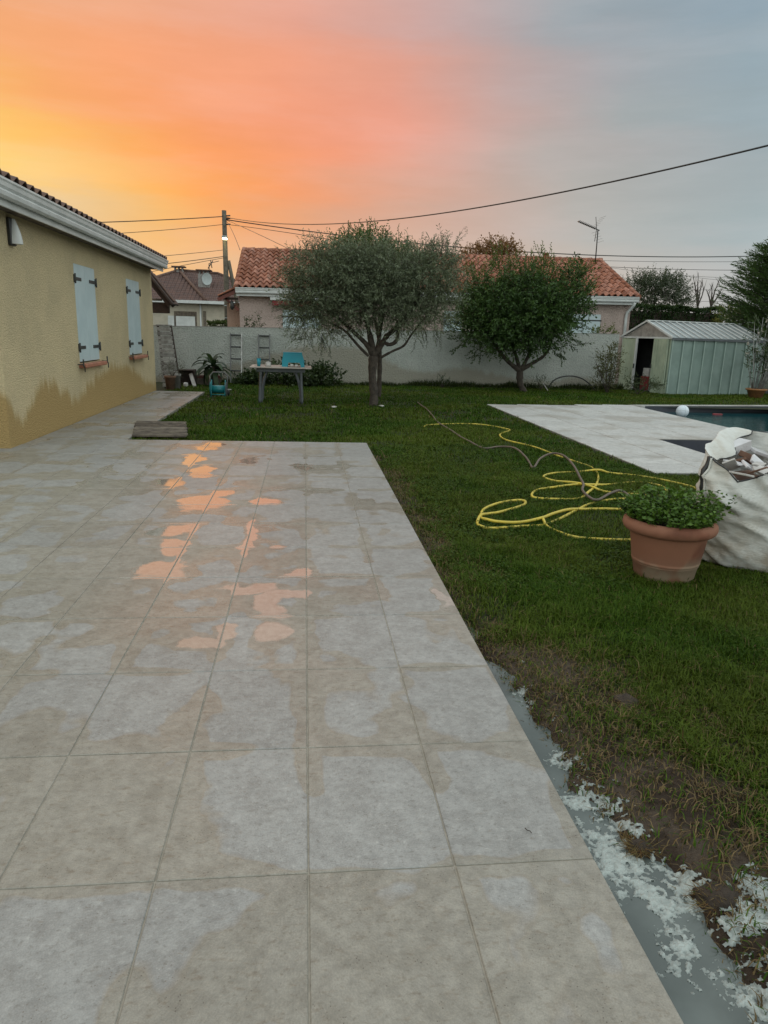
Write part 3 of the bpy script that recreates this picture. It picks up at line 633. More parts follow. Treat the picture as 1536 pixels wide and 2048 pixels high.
# ground sheet is open over POOL/SPA; sides reach a little past it
basin(POOL[0]+.005, 12.0, POOL[2]+.005, None, -1.5, 'pool_basin')
basin(SPA[0]+.005, 12.0, SPA[2]+.005, SPA[3]-.005, -.9, 'step_basin')
m, t, p = base_mat('pool_water'); P_ = pos(t)
p.inputs['Base Color'].default_value = (.008, .055, .065, 1); p.inputs['Roughness'].default_value = .03; p.inputs['IOR'].default_value = 1.33
mp = t.nodes.new('ShaderNodeMapping'); t.links.new(P_, mp.inputs[0]); mp.inputs['Scale'].default_value = (1, 1.6, 1)
bump(t, p, math_(t, 'ADD', noise(t, mp.outputs[0], 5, 3, .5), math_(t, 'MULTIPLY', noise(t, mp.outputs[0], 17, 2, .5), .3)), .16, .05); M['water'] = m
M['step_water'] = M['water'].copy(); M['step_water'].node_tree.nodes['Principled BSDF'].inputs['Base Color'].default_value = (.022, .026, .04, 1)
def water(name, x0, x1, y0, y1, z):
    yf0, yf1 = (float(far(x0))-.156, float(far(x1))-.156) if y1 is None else (y1, y1)
    o = MB().add([(x0, y0, z), (x1, y0, z), (x1, yf1, z), (x0, yf0, z)], [(0, 1, 2, 3)]).build(name, M['step_water' if name == 'step_water' else 'water']); tag(o, kind='structure')
WZ = -.17
water('pool_water', POOL[0]+.003, 11.99, POOL[2]+.003, None, WZ)
water('step_water', SPA[0]+.003, 11.99, SPA[2]+.003, SPA[3]-.003, -.22)
c = atz(1355, 832, WZ); br = .135
b = MB(); n_l = 24
for i in range(9): pass
ball = empty('ball', (c[0]+.1, c[1], WZ-.03), 'pale bluish white ball floating by the pool edge', 'ball')
pr = [(br*math.sin(a), br-br*math.cos(a)) for a in np.linspace(.001, math.pi-.001, 25)]
MB().lathe((c[0]+.1, c[1], WZ-.03), pr, 40).build('shell', M['ball'], ball)
for k in range(3):
    a = np.linspace(0, 2*math.pi, 40, endpoint=False); e1 = np.array([[1, 0, 0], [.2, 1, .1], [.1, .2, 1]][k], float); e1 /= np.linalg.norm(e1)
    e2 = np.cross(e1, [.3, .5, .8]); e2 /= np.linalg.norm(e2); e3 = np.cross(e1, e2)
    cc = np.array((c[0]+.1, c[1], WZ-.03+br))
    MB().tube([cc+br*(math.cos(q)*e2+math.sin(q)*e3) for q in a], .0025, 5, closed=True).build('seam', M['dish'], ball)
def floaty(px, py, s, mat, label, name):
    c = atz(px, py, WZ); MB().bbox(tuple(c), (s*1.8, s*.7, .02), .015).thing(name, mat, tuple(c), label, 'pool toy')
floaty(1332, 818, .11, M['pale'], 'flat pale float drifting near the white ball in the pool', 'float')
floaty(1435, 829, .06, M['red_awn'], 'small reddish toy floating in the middle of the pool', 'pool_toy')

# ------------------------------------------------------------------ own house on the left
HX, HY0, HY1, HT = -3.35, 6.88, 15.2, 2.64
house = empty('house', (HX, 11, GZ), 'yellow rendered bungalow with white shutters and grey gutter on the left', 'house')
wins = [(9.70, 10.76), (12.86, 13.93)]; WZ0, WZ1 = .83, 2.255
b = MB()   # facade with two reveals, then the end walls
ys = [HY0]+[v for w in wins for v in w]+[HY1]
for i in range(len(ys)-1):
    if i % 2 == 0: b.add([(HX, ys[i], -.16), (HX, ys[i+1], -.16), (HX, ys[i+1], HT+.1), (HX, ys[i], HT+.1)], [(0, 1, 2, 3)])
    else:
        y0, y1 = ys[i], ys[i+1]
        b.add([(HX, y0, -.16), (HX, y1, -.16), (HX, y1, WZ0), (HX, y0, WZ0)], [(0, 1, 2, 3)])
        b.add([(HX, y0, WZ1), (HX, y1, WZ1), (HX, y1, HT+.1), (HX, y0, HT+.1)], [(0, 1, 2, 3)])
        r = HX-.16
        b.add([(HX, y0, WZ0), (HX, y1, WZ0), (HX, y1, WZ1), (HX, y0, WZ1), (r, y0, WZ0), (r, y1, WZ0), (r, y1, WZ1), (r, y0, WZ1)],
              [(0, 1, 5, 4), (1, 2, 6, 5), (2, 3, 7, 6), (3, 0, 4, 7), (4, 5, 6, 7)])
b.add([(HX, HY0, -.16), (-12, HY0, -.16), (-12, HY0, HT+.1), (HX, HY0, HT+.1)], [(0, 1, 2, 3)])
b.add([(HX, HY1, -.16), (-12, HY1, -.16), (-12, HY1, HT+.1), (HX, HY1, HT+.1)], [(0, 1, 2, 3)])
b.add([(-12, HY0, -.16), (-12, HY1, -.16), (-12, HY1, HT+.1), (-12, HY0, HT+.1)], [(0, 1, 2, 3)])
b.build('wall', M['house_wall'], house)
for wi, (y0, y1) in enumerate(wins):
    ym = (y0+y1)/2
    for s in (0, 1):
        a, e = (y0+.004, ym-.003) if s == 0 else (ym+.003, y1-.004)
        sh = MB().bbox((HX-.012, (a+e)/2, (WZ0+WZ1)/2+.01), (.014, (e-a)/2, (WZ1-WZ0)/2-.012), .003).build('shutter', M['shutter'], house)
        oy = a if s == 0 else e; sg = 1 if s == 0 else -1
        for z in (WZ0+.23, WZ1-.21):
            h = MB(); h.bbox((HX+.0065, oy+sg*.16, z), (.004, .16, .024), .003)
            h.bbox((HX+.010, oy-sg*.015, z), (.014, .024, .055), .004)
            h.tube([(HX+.022, oy-sg*.015, z-.07), (HX+.022, oy-sg*.015, z+.07)], .011, 8)
            h.build('hinge', M['iron'], sh)
    si = MB(); si.bbox((HX+.03, ym, WZ0-.035), (.075, (y1-y0)/2+.06, .03), .01); si.build('sill', M['brick_sill'], house)
    for yy, dn in ((y0-.12, 0), (y1+.14, 1)):
        k = MB(); k.tube([(HX-.01, yy, WZ0-.01), (HX+.08, yy, WZ0-.01)], .009, 6)
        k.bbox((HX+.085, yy, WZ0+.012), (.008, .012, .055), .003); k.tube([(HX+.085, yy, WZ0-.02), (HX+.085, yy+.05, WZ0-.04), (HX+.085, yy+.05, WZ0-.12)], .008, 6)
        k.build('shutter_stay', M['iron'], house)
# eaves: soffit, fascia, gutter, roof
EY0, EY1 = 5.95, 15.28
GXo = -3.0
MB().box(HX-.3, GXo-.115, EY0+.02, EY1-.06, HT-.045, HT-.015).build('soffit', M['wood_plank'], house)
MB().box(GXo-.115, GXo-.09, EY0, EY1-.05, HT-.085, HT+.11).build('fascia', M['white_metal'], house)
gp = [(-.09, .14), (-.09, .0), (-.075, -.02), (-.03, -.025), (-.008, -.008), (0, .03), (-.012, .05), (.006, .075), (.012, .115), (.024, .13), (.024, .15), (-.002, .15), (-.004, .12), (-.02, .085), (-.025, .03), (-.06, .0), (-.078, .02), (-.078, .14)]
MB().extr([(GXo+a, HT+.005+z) for a, z in gp], EY0, EY1).build('gutter', M['white_metal'], house)
SL = .30
rf = MB(); rz = HT+.135
rf.add([(GXo-.02, EY0+.02, rz), (GXo-.02, EY1-.03, rz), (-7.6, EY1-.03, rz+SL*4.6), (-7.6, EY0+.02, rz+SL*4.6), (-12.2, EY1-.03, rz), (-12.2, EY0+.02, rz)],
       [(0, 1, 2, 3), (3, 2, 4, 5), (0, 3, 5), (1, 4, 2)])
rf = rf.build('roof', M['clay_old'], house)
def barrel(w, l, h, mat, n=8, th=.014, lift=.018):
    """one curved tile: x across, y up the slope (0..l), front edge at y=0; tapered, with thickness at its nose"""
    b = MB(); V = []
    prof = [(-.5+i/n, .5*(1-math.cos(2*math.pi*(i/n)))) for i in range(n+1)]
    for y, dz in ((0, lift), (l*1.06, 0.0)):
        for a, z in prof: V.append((a*w*1.04, y, z*h+dz))
    for a, z in prof: V.append((a*w*1.04, .003, z*h+lift-th))
    k = n+1
    b.add(V, [(i, i+1, k+i+1, k+i) for i in range(n)], True)
    b.add(V, [(2*k+i, 2*k+i+1, i+1, i) for i in range(n)], False)
    return b.mesh('roof_tile', mat)
bt = barrel(.225, .38, .065, M['clay_old'])
for i in range(41):
    y = EY0+.14+i*.225
    for r in range(3):
        put('roof_tile', bt, rf, (GXo-r*.37-HX, y-11, rz+.006+SL*r*.37-GZ))
for o in rf.children:
    o.rotation_mode = 'QUATERNION'
    o.rotation_quaternion = (Matrix.Rotation(rad(90), 3, 'Z') @ Matrix.Rotation(math.atan(SL), 3, 'X')).to_quaternion()
# wall lamp
lx, ly, lz = HX, 7.42, 2.395
sc_ = empty('wall_lamp', (lx, ly, lz), 'unlit half round wall lamp with dark back plate under the gutter', 'lamp')
MB().bbox((lx+.022, ly, lz), (.024, .075, .15), .012).build('back_plate', M['black'], sc_)
b = MB(); V = []; nr, na = 9, 13
for i in range(nr):
    f = i/(nr-1); z = lz+.14-.27*f; r = .085*math.sin(.25+1.25*f)
    for k in range(na): a = -math.pi/2+math.pi*k/(na-1); V.append((lx+.045+r*math.cos(a)*1.1, ly+.8*r*math.sin(a)*1.0, z))
b.add(V, [(i*na+k, i*na+k+1, (i+1)*na+k+1, (i+1)*na+k) for i in range(nr-1) for k in range(na-1)], True)
b.add([V[(nr-1)*na+k] for k in range(na)], [tuple(range(na))]); b.add([V[k] for k in range(na)], [tuple(range(na))]); b.build('shade', M['white_metal'], sc_)

# carport roof beyond the house end
cp_ = empty('carport', (-4.2, 17.0, GZ), 'open carport roof with dark rafters and clay verge behind the yellow house', 'carport')
def cz(x): return 2.02-(x+3.2)*1.28
b = MB(); b.add([(-3.17, 15.9, cz(-3.2)), (-6.2, 15.9, cz(-6.2)-1.2), (-6.2, 18.2, cz(-6.2)-1.2), (-3.17, 18.2, cz(-3.2))], [(0, 1, 2, 3)])
cr = MB(); sl = 1.28
for k in range(3):
    x0 = -3.17-k*.19; cr2 = MB(); cr2.beam((x0-.20, 16.85, cz(x0-.20)+.02), (x0+.02, 16.85, cz(x0+.02)+.03), .24, .035, (0, 0, 1), .012); cr2.build('verge_tile', M['clay_old'], cp_)
MB().beam((-3.72, 17.0, cz(-3.72)-.05), (-3.16, 17.0, cz(-3.16)-.05), .9, .05).build('roof_board', M['wood_dark'], cp_)
for yy in (16.72, 17.3): MB().beam((-3.72, yy, cz(-3.72)-.16), (-3.22, yy, cz(-3.22)-.14), .07, .15).build('rafter', M['wood_dark'], cp_)
MB().bbox((-4.1, 17.0, 1.83), (.80, .06, .12), .01).build('beam', M['wood_dark'], cp_)
MB().bbox((-3.95, 16.9, 2.02), (.50, .03, .025), .01).build('batten', M['wood_plank'], cp_)
for xx in (-3.86, -5.4): MB().bbox((xx, 17.0, .83), (.06, .06, .88), .008).build('post', M['wood_dark'], cp_)

# ------------------------------------------------------------------ garden wall
def wallY(x): return 18.66+.08*x
gw = empty('garden_wall', (3, wallY(3), GZ), 'grey roughcast garden wall along the back of the lawn', 'wall')
xs = np.linspace(-4.2, 9.28, 40); b = MB(); V = []
for x in xs:
    zt = np.interp(x, [-4.2, 9.9], [1.40, 1.585]); y = wallY(x)
    V += [(x, y, -.2), (x, y, zt), (x, y+.2, zt), (x, y+.2, -.2)]
b.add(V, [(4*i+k, 4*i+4+k, 4*i+5+k, 4*i+1+k) for i in range(len(xs)-1) for k in range(3)]+[(0, 1, 2, 3), tuple(4*(len(xs)-1)+k for k in (3, 2, 1, 0))]); b.build('wall', M['garden_wall'], gw)
cpw = MB(); V = []
for x in xs:
    zt = np.interp(x, [-4.2, 9.9], [1.40, 1.585])+.002; y = wallY(x)
    V += [(x, y-.008, zt), (x, y-.008, zt+.012), (x, y+.208, zt+.012), (x, y+.208, zt)]
cpw.add(V, [(4*i+k, 4*i+4+k, 4*i+4+(k+1) % 4, 4*i+(k+1) % 4) for i in range(len(xs)-1) for k in range(4)]+[(0, 1, 2, 3), tuple(4*(len(xs)-1)+k for k in (3, 2, 1, 0))]); cpw.build('wall_cap', M['concrete'], gw)
# leaning slatted panel between house and wall
pn = empty('slatted_panel', (-3.2, 16.6, GZ), 'weathered grey slatted wood panel leaning at the end of the house', 'fence panel')
for k in range(14):
    z = -.02+k*.101; f = k/13
    xl = -3.42-.10*f; xr = -3.02-.17*f
    MB().bbox(((xl+xr)/2, 16.35+.10*f, z+.045), ((xr-xl)/2, .010, .043), .003).build('slat', M['wood_grey'], pn)
MB().beam((-3.01, 16.365, -.05), (-3.20, 16.48, 1.43), .035, .05).build('upright', M['wood_dark'], pn)
MB().beam((-3.36, 16.37, -.05), (-3.50, 16.485, 1.43), .035, .05).build('upright', M['wood_dark'], pn)
MB().bbox((-3.36, 16.46, 1.425), (.18, .04, .018), .004).build('top_rail', M['wood_grey'], pn)

# ------------------------------------------------------------------ neighbour's house behind the wall (local frame)
NB = empty('neighbour_house', (4.33, 22.3, GZ), 'long pink rendered bungalow with red clay tile roof behind the garden wall', 'house', rot=(0, -.0125, 0))
nx0, nx1, eh = -6.38, 6.55, 2.62
b = MB(); b.box(nx0, nx1, 0, 7, -.3, eh+.05); b.build('wall', M['pink_wall'], NB, True)
b = MB(); b.add([(nx0, 0, eh+.05), (nx0, 7, eh+.05), (nx0, 3.3, eh+1.5)], [(0, 1, 2)]); b.build('gable', M['pink_wall'], NB, True); b = MB(); b.add([(nx1, 0, eh+.05), (nx1, 7, eh+.05), (nx1, 3.3, eh+1.5)], [(0, 2, 1)]); b.build('gable', M['pink_wall'], NB, True)
ex0, ex1, ey = nx0-.08, nx1+.10, -.33
MB().box(ex0+.02, ex1-.12, ey+.04, ey+.075, eh-.10, eh+.09).build('fascia', M['white_metal'], NB, True)
MB().box(ex0+.02, ex1-.12, ey+.08, -.002, eh-.09, eh-.07).build('soffit', M['white_metal'], NB, True)
MB().extr([(ey+.04-a-.09, eh+.0+z) for a, z in gp], ex0, ex1, 0).build('gutter', M['white_metal'], NB, True)
ry, rh = 3.3, eh+1.62; rl = math.hypot(ry-ey, rh-eh-.13); rs = math.atan2(rh-eh-.13, ry-ey)
b = MB(); b.add([(ex0, ey, eh+.11), (ex1, ey, eh+.11), (ex1, ry, rh-.02), (ex0, ry, rh-.02), (ex1, 7.3, eh+.11), (ex0, 7.3, eh+.11)], [(0, 1, 2, 3), (3, 2, 4, 5)])
nrf = b.build('roof', M['clay'], NB, True)
tw_ = .2135; nc = int((ex1-ex0)/tw_); nr = 10; tl_ = rl/nr
nt_ = barrel(tw_, tl_, .085, M['clay'], th=.03, lift=.04)
Mr = Matrix.Rotation(rs, 3, 'X').to_euler(); rest = []; cand = []
for i in range(nc):
    for j in range(nr):
        x = ex0+(i+.5)*tw_; y = ey+math.cos(rs)*tl_*j; z = eh+.13+math.sin(rs)*tl_*j
        px = 768+FPX*((x+4.33-CAM[0])*_cy-(y+22.3-CAM[1])*_sy)/((x+4.33-CAM[0])*_sy+(y+22.3-CAM[1])*_cy)*1.0
        hid = (590 < px < 905) or (940 < px < 1150 and j < 6)
        (rest if hid else cand).append((x, y, z))
rnd.shuffle(cand); cand.sort(key=lambda q: q[1])
indiv, more = cand[:300], cand[300:]
for x, y, z in indiv: put('roof_tile', nt_, nrf, (x, y+rnd.uniform(-.012, .012), z+rnd.uniform(-.003, .006)), (rs+rnd.uniform(-.012, .012), rnd.uniform(-.02, .02), rnd.uniform(-.02, .02)))
vv = np.array([q.co[:] for q in nt_.vertices]); ff = [tuple(q.vertices) for q in nt_.polygons]; b = MB(); cs, sn = math.cos(rs), math.sin(rs)
for x, y, z in rest+more:
    w = vv.copy(); b.add(np.stack([w[:, 0]+x, w[:, 1]*cs-w[:, 2]*sn+y, w[:, 1]*sn+w[:, 2]*cs+z], 1), ff, True)
tag(b.build('roof_tiles', M['clay'], nrf, True), kind='stuff')
for i in range(33):
    x = ex0+.2+i*.40
    if x > ex1: break
    b = MB(); b.tube([(x-.21, ry, rh-.015), (x+.21, ry, rh+.0)], [.085, .10], 10); b.build('ridge_tile', M['clay'], nrf, True)
for j in range(10):   # right verge tiles
    y = ey+math.cos(rs)*tl_*j; z = eh+.155+math.sin(rs)*tl_*j
    b = MB(); b.tube([(ex1, y, z), (ex1, y+math.cos(rs)*tl_*1.05, z+math.sin(rs)*tl_*1.05)], [.085, .075], 10); b.build('verge_tile', M['clay'], nrf, True)
    b = MB(); b.tube([(ex0+.02, y, z), (ex0+.02, y+math.cos(rs)*tl_*1.05, z+math.sin(rs)*tl_*1.05)], [.085, .075], 10); b.build('verge_tile', M['clay'], nrf, True)
vx = 8.85-4.33; b = MB(); b.bbox((vx, ry-.15, rh-.02), (.09, .09, .16), .01); b.tube([(vx, ry-.15, rh+.14), (vx, ry-.15, rh+.20)], [.13, .05], 10); b.build('roof_vent', M['clay'], nrf, True)
def nshutter(xa, xb, za, zb):
    o = MB().bbox(((xa+xb)/2, -.025, (za+zb)/2), ((xb-xa)/2, .02, (zb-za)/2), .004).build('shutter', M['shutter'], NB, True)
    for z in (zb-.2, za+.25): MB().bbox(((xa+xb)/2, -.05, z), ((xb-xa)/2+.03, .005, .022), .003).build('hinge', M['iron'], o, True)
nshutter(-5.02, -4.42, .9, 2.13); nshutter(-4.40, -3.80, .9, 2.13)
nshutter(4.30, 4.9, .9, 2.20); nshutter(4.92, 5.52, .9, 2.20)
nshutter(.2, .8, .9, 2.2)
MB().bbox((-4.35, -.14, 2.33), (.98, .13, .075), .01).build('awning_box', M['red_awn'], NB, True)
MB().bbox((-4.35, -.15, 2.46), (1.05, .14, .05), .01).build('awning_hood', M['white_metal'], NB, True)
b = MB(); b.box(.98, 1.5, -.05, -.002, 1.25, 1.62); b.build('meter_box', M['pale'], NB, True)
b = MB(); xd = nx1-.16; b.tube([(xd+.14, ey, eh-.02), (xd+.13, ey+.05, eh-.12), (xd+.02, -.08, eh-.34), (xd, -.06, eh-.5), (xd, -.06, 0)], .05, 10); b.build('downpipe', M['white_metal'], NB, True)
# small tiled canopy at the left gable
cz0 = 2.44
b = MB(); b.beam((nx0-.02, .25, cz0+.30), (nx0-.62, .25, cz0+.02), .9, .05); b.build('canopy_board', M['wood_dark'], NB, True)
for k in range(3): MB().beam((nx0-.02-.2*k, -.16, cz0+.36-.094*k), (nx0-.23-.2*k, -.16, cz0+.262-.094*k), .26, .05, (0, 0, 1), .02).build('canopy_tile', M['clay'], NB, True)
MB().beam((nx0-.02, -.22, cz0+.24), (nx0-.64, -.22, cz0-.045), .035, .11).build('canopy_fascia', M['wood_red'], NB, True)
MB().beam((nx0-.02, -.05, cz0-.35), (nx0-.42, -.05, cz0+.0), .07, .07).build('brace', M['wood_red'], NB, True)
MB().beam((nx0-.02, -.05, cz0+.0), (nx0-.5, -.05, cz0+.0), .07, .07).build('bracket', M['wood_dark'], NB, True)
b = MB(); b.lathe((nx0-.22, -.1, cz0-.34), [(.02, .0), (.07, .06), (.075, .2), (.03, .26), (.01, .30)], 8); b.build('lantern', M['iron'], NB, True)
MB().box(nx0-.42, nx0-.001, .3, 5, -.3, cz0-.12).build('annex_wall', M['salmon_wall'], NB, True)

# TV aerial on that roof
ab = aty(1191, 521, 25.2); at_ = aty(1196, 459, 25.2); bt0 = aty(1157, 443, 25.2); bt1 = aty(1199, 461, 25.2)
an = empty('tv_aerial', tuple(ab-np.array([0, 0, .12])), 'tall rooftop television aerial with long boom on the pink house', 'aerial')
MB().tube([ab-np.array([0, 0, .14]), at_], .022, 8).build('mast', M['black'], an)
MB().tube([bt0, bt1], .017, 6).build('boom', M['black'], an)
bd_ = (bt1-bt0)
for k in range(11):
    c = bt0+bd_*(.02+.075*k); MB().tube([c-np.array([0, .16, -.02]), c+np.array([0, .16, .02]), ], .009, 5).build('element', M['black'], an)
    MB().bbox(tuple(c), (.02, .02, .03), .004).build('clip', M['black'], an)
for s in (1, -1):
    c = bt0+bd_*.86
    MB().tube([c, c+np.array([-.02*s-.05, 0, .42*s])], .011, 6).build('reflector_arm', M['black'], an)
    for k in range(5):
        z = c[2]+s*(.10+.08*k); MB().tube([(c[0]-.05+.06*k, c[1]-.3, z), (c[0]-.05+.06*k, c[1]+.3, z)], .004, 4).build('reflector_rod', M['grey_rail'], an)

# ------------------------------------------------------------------ second neighbour (hip roof) far left
N2Y = 46.
q = lambda x, y, Y=N2Y: aty(x, y, Y)
H2 = empty('far_house', (-7, N2Y, GZ), 'cream bungalow with brown hipped roof and chimney behind the utility pole', 'house')
ez = 2.95; xl, xr = -11.5, -1.2; kx = float(q(404, 605)[0])
MB().box(xl, xr, N2Y, N2Y+9, -.5, ez).build('wall', M['plaster_cream'], H2)
pk1 = q(358, 541, N2Y+4.5); pk2 = q(455, 560, N2Y+4.5)
zt = float(pk1[2]); b = MB()
b.add([(xl-1.5, N2Y-.5, ez), (xr+.5, N2Y-.5, ez), (xr+.5, N2Y+9.5, ez), (xl-1.5, N2Y+9.5, ez), (float(pk1[0]), N2Y+4.5, zt), (float(pk1[0])+2.6, N2Y+4.5, zt-.12)], [(0, 1, 5, 4), (1, 2, 5), (2, 3, 4, 5), (3, 0, 4)])
def ribbed(name, ca, cb):
    m, t, p = base_mat(name); P_ = pos(t); w = t.nodes.new('ShaderNodeTexWave'); w.wave_type = 'BANDS'; w.bands_direction = 'X'; w.inputs['Scale'].default_value = 1.25; t.links.new(P_, w.inputs['Vector'])
    w2 = t.nodes.new('ShaderNodeTexWave'); w2.bands_direction = 'Y'; w2.inputs['Scale'].default_value = .8; t.links.new(P_, w2.inputs['Vector'])
    n_ = noise(t, P_, 3, 5, .7); c = mixc(t, smooth(t, n_, .3, .7), ca, cb); t.links.new(c, p.inputs['Base Color']); p.inputs['Roughness'].default_value = .85
    bump(t, p, math_(t, 'ADD', w.outputs['Fac'], math_(t, 'MULTIPLY', w2.outputs['Fac'], .5)), 1., .10); return m
M['far_roof'] = ribbed('far_roof_tiles', (.13, .07, .055), (.075, .045, .04))
r2 = b.build('roof', M['far_roof'], H2)
for a, e in (((float(pk1[0]), N2Y+4.5, zt+.03), (xl-1.5, N2Y-.5, ez+.04)), ((float(pk1[0]), N2Y+4.5, zt+.03), (float(pk1[0])+2.6, N2Y+4.5, zt-.09)), ((float(pk1[0])+2.6, N2Y+4.5, zt-.09), (xr+.5, N2Y-.5, ez+.04))):
    MB().tube([a, e], .09, 8).build('ridge', M['clay_old'], r2)
# hip line that runs to the corner in view
c1 = q(412, 597, N2Y-.45); MB().tube([(float(pk1[0]), N2Y+4.5, zt+.04), (float(c1[0]), N2Y-.45, ez+.05)], .10, 8).build('ridge', M['clay_old'], r2)
def chim(px, py, w, h, Y, name):
    c = q(px, py, Y); b = MB(); b.bbox((c[0], Y, c[2]+h/2-.3), (w, w*.8, h/2+.3), .01); ch = b.build(name, M['concrete'], H2)
    for sx_ in (-.8, 0, .8): MB().bbox((c[0]+sx_*w*.9, Y, c[2]+h+.1), (w*.14, w*.6, .1), .01).build('chimney_pier', M['concrete'], ch)
    MB().bbox((c[0], Y, c[2]+h+.24), (w*1.35, w*1.1, .04), .01).build('chimney_cap', M['clay_old'], ch); return c, ch
chim(358, 545, .33, .12, N2Y+4.5, 'chimney')
c, ch = chim(409, 572, .36, .72, N2Y+2.2, 'chimney')
b = MB(); V = []; dn = 18
for r in (0.001, .2, .38):
    for k in range(dn): a = 2*math.pi*k/dn; V.append((c[0]+.22+r*math.cos(a)*.85, N2Y+1.75+.25*(r*r)*-2+.1, c[2]+.42+r*math.sin(a)))
b.add(V, [(i*dn+k, i*dn+(k+1) % dn, (i+1)*dn+(k+1) % dn, (i+1)*dn+k) for i in range(2) for k in range(dn)], True); b.build('satellite_dish', M['dish'], ch)
am = aty(419, 572, N2Y+2.2); a2 = aty(418, 527, N2Y+2.2); b = MB(); b.tube([am, a2], .03, 6); b.tube([a2, aty(438, 522, N2Y+2.2)], .02, 5); b.tube([aty(421, 520, N2Y+2.2), aty(424, 536, N2Y+2.2)], .03, 5); b.tube([aty(416, 537, N2Y+2.2), aty(426, 521, N2Y+2.2)], .03, 5); b.build('aerial', M['iron'], H2)
MB().box(xl-1.5, xr+.5, N2Y-.62, N2Y-.5, ez-.14, ez+.04).build('gutter', M['white_metal'], H2)
a = q(348, 622); e = q(394, 652); MB().box(a[0], e[0], N2Y-.03, N2Y-.002, .0, a[2]).build('garage_recess', M['wood_plank'], H2)
a = q(352, 632); MB().box(a[0], e[0]-.1, N2Y-.07, N2Y-.035, .0, a[2]).build('garage_door', M['white_metal'], H2)
a = q(336, 631); e = q(349, 652); MB().box(a[0], e[0], N2Y-.08, N2Y-.002, .0, a[2]).build('shutter', M['white_metal'], H2)
a = q(401, 605); MB().tube([(a[0], N2Y-.1, ez-.1), (a[0], N2Y-.1, 0)], .06, 8).build('downpipe', M['white_metal'], H2)
a = q(403, 622); e = q(413, 652); MB().box(a[0]+.1, e[0], N2Y-.04, N2Y-.002, .0, a[2]).build('window', M['wood_plank'], H2)
a = q(318, 628); e = q(322, 650); MB().box(a[0]-.3, e[0], N2Y-3, N2Y-2.8, -.2, a[2]+.1).build('pillar', M['white_metal'], H2)

# ------------------------------------------------------------------ utility pole, lamp, wires
PY = 37.
pt, pb = aty(448, 421, PY), aty(456, 665, PY); pb = np.array([pb[0], PY, GZ])
PX = float(pb[0]); pz = float(pt[2])
M['pole'] = pm('pole_wood', (.13, .115, .085), (.075, .065, .05), .85, 6, 40, .5, .01)
po = empty('utility_pole', (PX, PY, GZ), 'wooden utility pole with brace and lit street lamp behind the far wall', 'utility pole')
MB().tube([(PX, PY, GZ), (float(pt[0]), PY, pz)], [.15, .11], 12).build('pole', M['pole'], po)
s1 = aty(457, 521, PY); s2 = aty(480, 600, PY+.5); MB().tube([s1, (s2[0]+.35, PY+.6, GZ)], [.09, .11], 10).build('brace', M['pole'], po)
lp = aty(450, 479, PY-.35); b = MB(); b.tube([(PX-.02, PY-.05, lp[2]+.14), (PX-.02, PY-.30, lp[2]+.16)], .03, 6); b.build('lamp_arm', M['galv'], po)
b = MB(); b.bbox((float(lp[0]), PY-.42, lp[2]+.10), (.13, .2, .05), .03); lm = b.build('lamp_head', M['galv'], po)
m, t, p = base_mat('lit_lamp'); p.inputs['Emission Color'].default_value = (1., .9, .5, 1); p.inputs['Emission Strength'].default_value = 14; p.inputs['Base Color'].default_value = (.9, .85, .6, 1); M['lit'] = m
MB().bbox((float(lp[0]), PY-.44, lp[2]+.025), (.10, .15, .03), .02).build('lamp_glass', M['lit'], lm)
for z in (pz-.25, pz-.38, pz-.65): MB().tube([(PX+.02, PY-.02, z), (PX+.24, PY-.06, z+.02)], .035, 6).build('insulator', M['iron'], po)
for z in (3.2, 2.5, 1.9): MB().tube([(PX-.17, PY-.17, z), (PX+.17, PY-.17, z)], .02, 6).build('step_band', M['galv'], po)
def wire(pts, rad_, label, end=None, name='overhead_wire'):
    """pts: photo pixels along the cable; the cable hangs in a vertical plane from (x0,y0) to (x1,y1)"""
    (x0, y0), (x1, y1) = end; nrm = np.array([-(y1-y0), x1-x0, 0.]); P = []
    for px, py in pts:
        d = ray(px, py); s = nrm@(np.array([x0, y0, 0])-CAM)/(nrm@d); P.append(CAM+d*s)
    P = np.array(P); tt = np.linspace(0, 1, len(P)); 
    # smooth through the points with a quadratic (a slack cable)
    L_ = np.r_[0, np.cumsum(np.linalg.norm(np.diff(P, axis=0), axis=1))]; u = L_/L_[-1]; s = np.linspace(0, 1, 40)
    deg = min(2, len(P)-1); Q = np.stack([np.polyval(np.polyfit(u, P[:, k], deg), s) for k in range(3)], 1)
    MB().tube(Q, rad_, 6).thing(name, M['black'], tuple(Q[0]), label, 'wire', 'overhead wires')
def far_end(px, Y): a = aty(px, 500, Y); return (float(a[0]), Y)
PP = (PX+.1, PY-.05)
wire([(452, 434), (560, 448), (640, 450), (745, 443), (900, 420), (1050, 399), (1300, 350), (1560, 284)], .017, 'thick twisted cable climbing to the top right of the sky', (PP, far_end(1536, 11.)))
wire([(452, 436), (560, 455), (700, 477), (870, 492), (1000, 500), (1200, 508), (1480, 511), (1600, 511)], .026, 'cable passing behind the olive tree and over the pink roof', (PP, far_end(1600, 40.)))
wire([(455, 449), (560, 463), (660, 479)], .014, 'thin wire from the pole into the olive tree top', (PP, far_end(660, 30.)))
wire([(452, 440), (520, 470), (582, 500)], .012, 'thin service wire dropping from the pole to the left end of the pink roof', (PP, far_end(582, 26.)))
wire([(453, 442), (468, 470), (480, 500)], .012, 'short steep stay wire beside the pole', (PP, far_end(480, 26.)))
wire([(190, 445), (320, 440), (446, 433)], .022, 'topmost wire running left from the pole above the yellow house', ((float(aty(190, 445, 33.)[0]), 33.), PP))
wire([(215, 468), (330, 460), (446, 449)], .014, 'second wire down running left from the pole', ((float(aty(215, 468, 33.)[0]), 33.), PP))
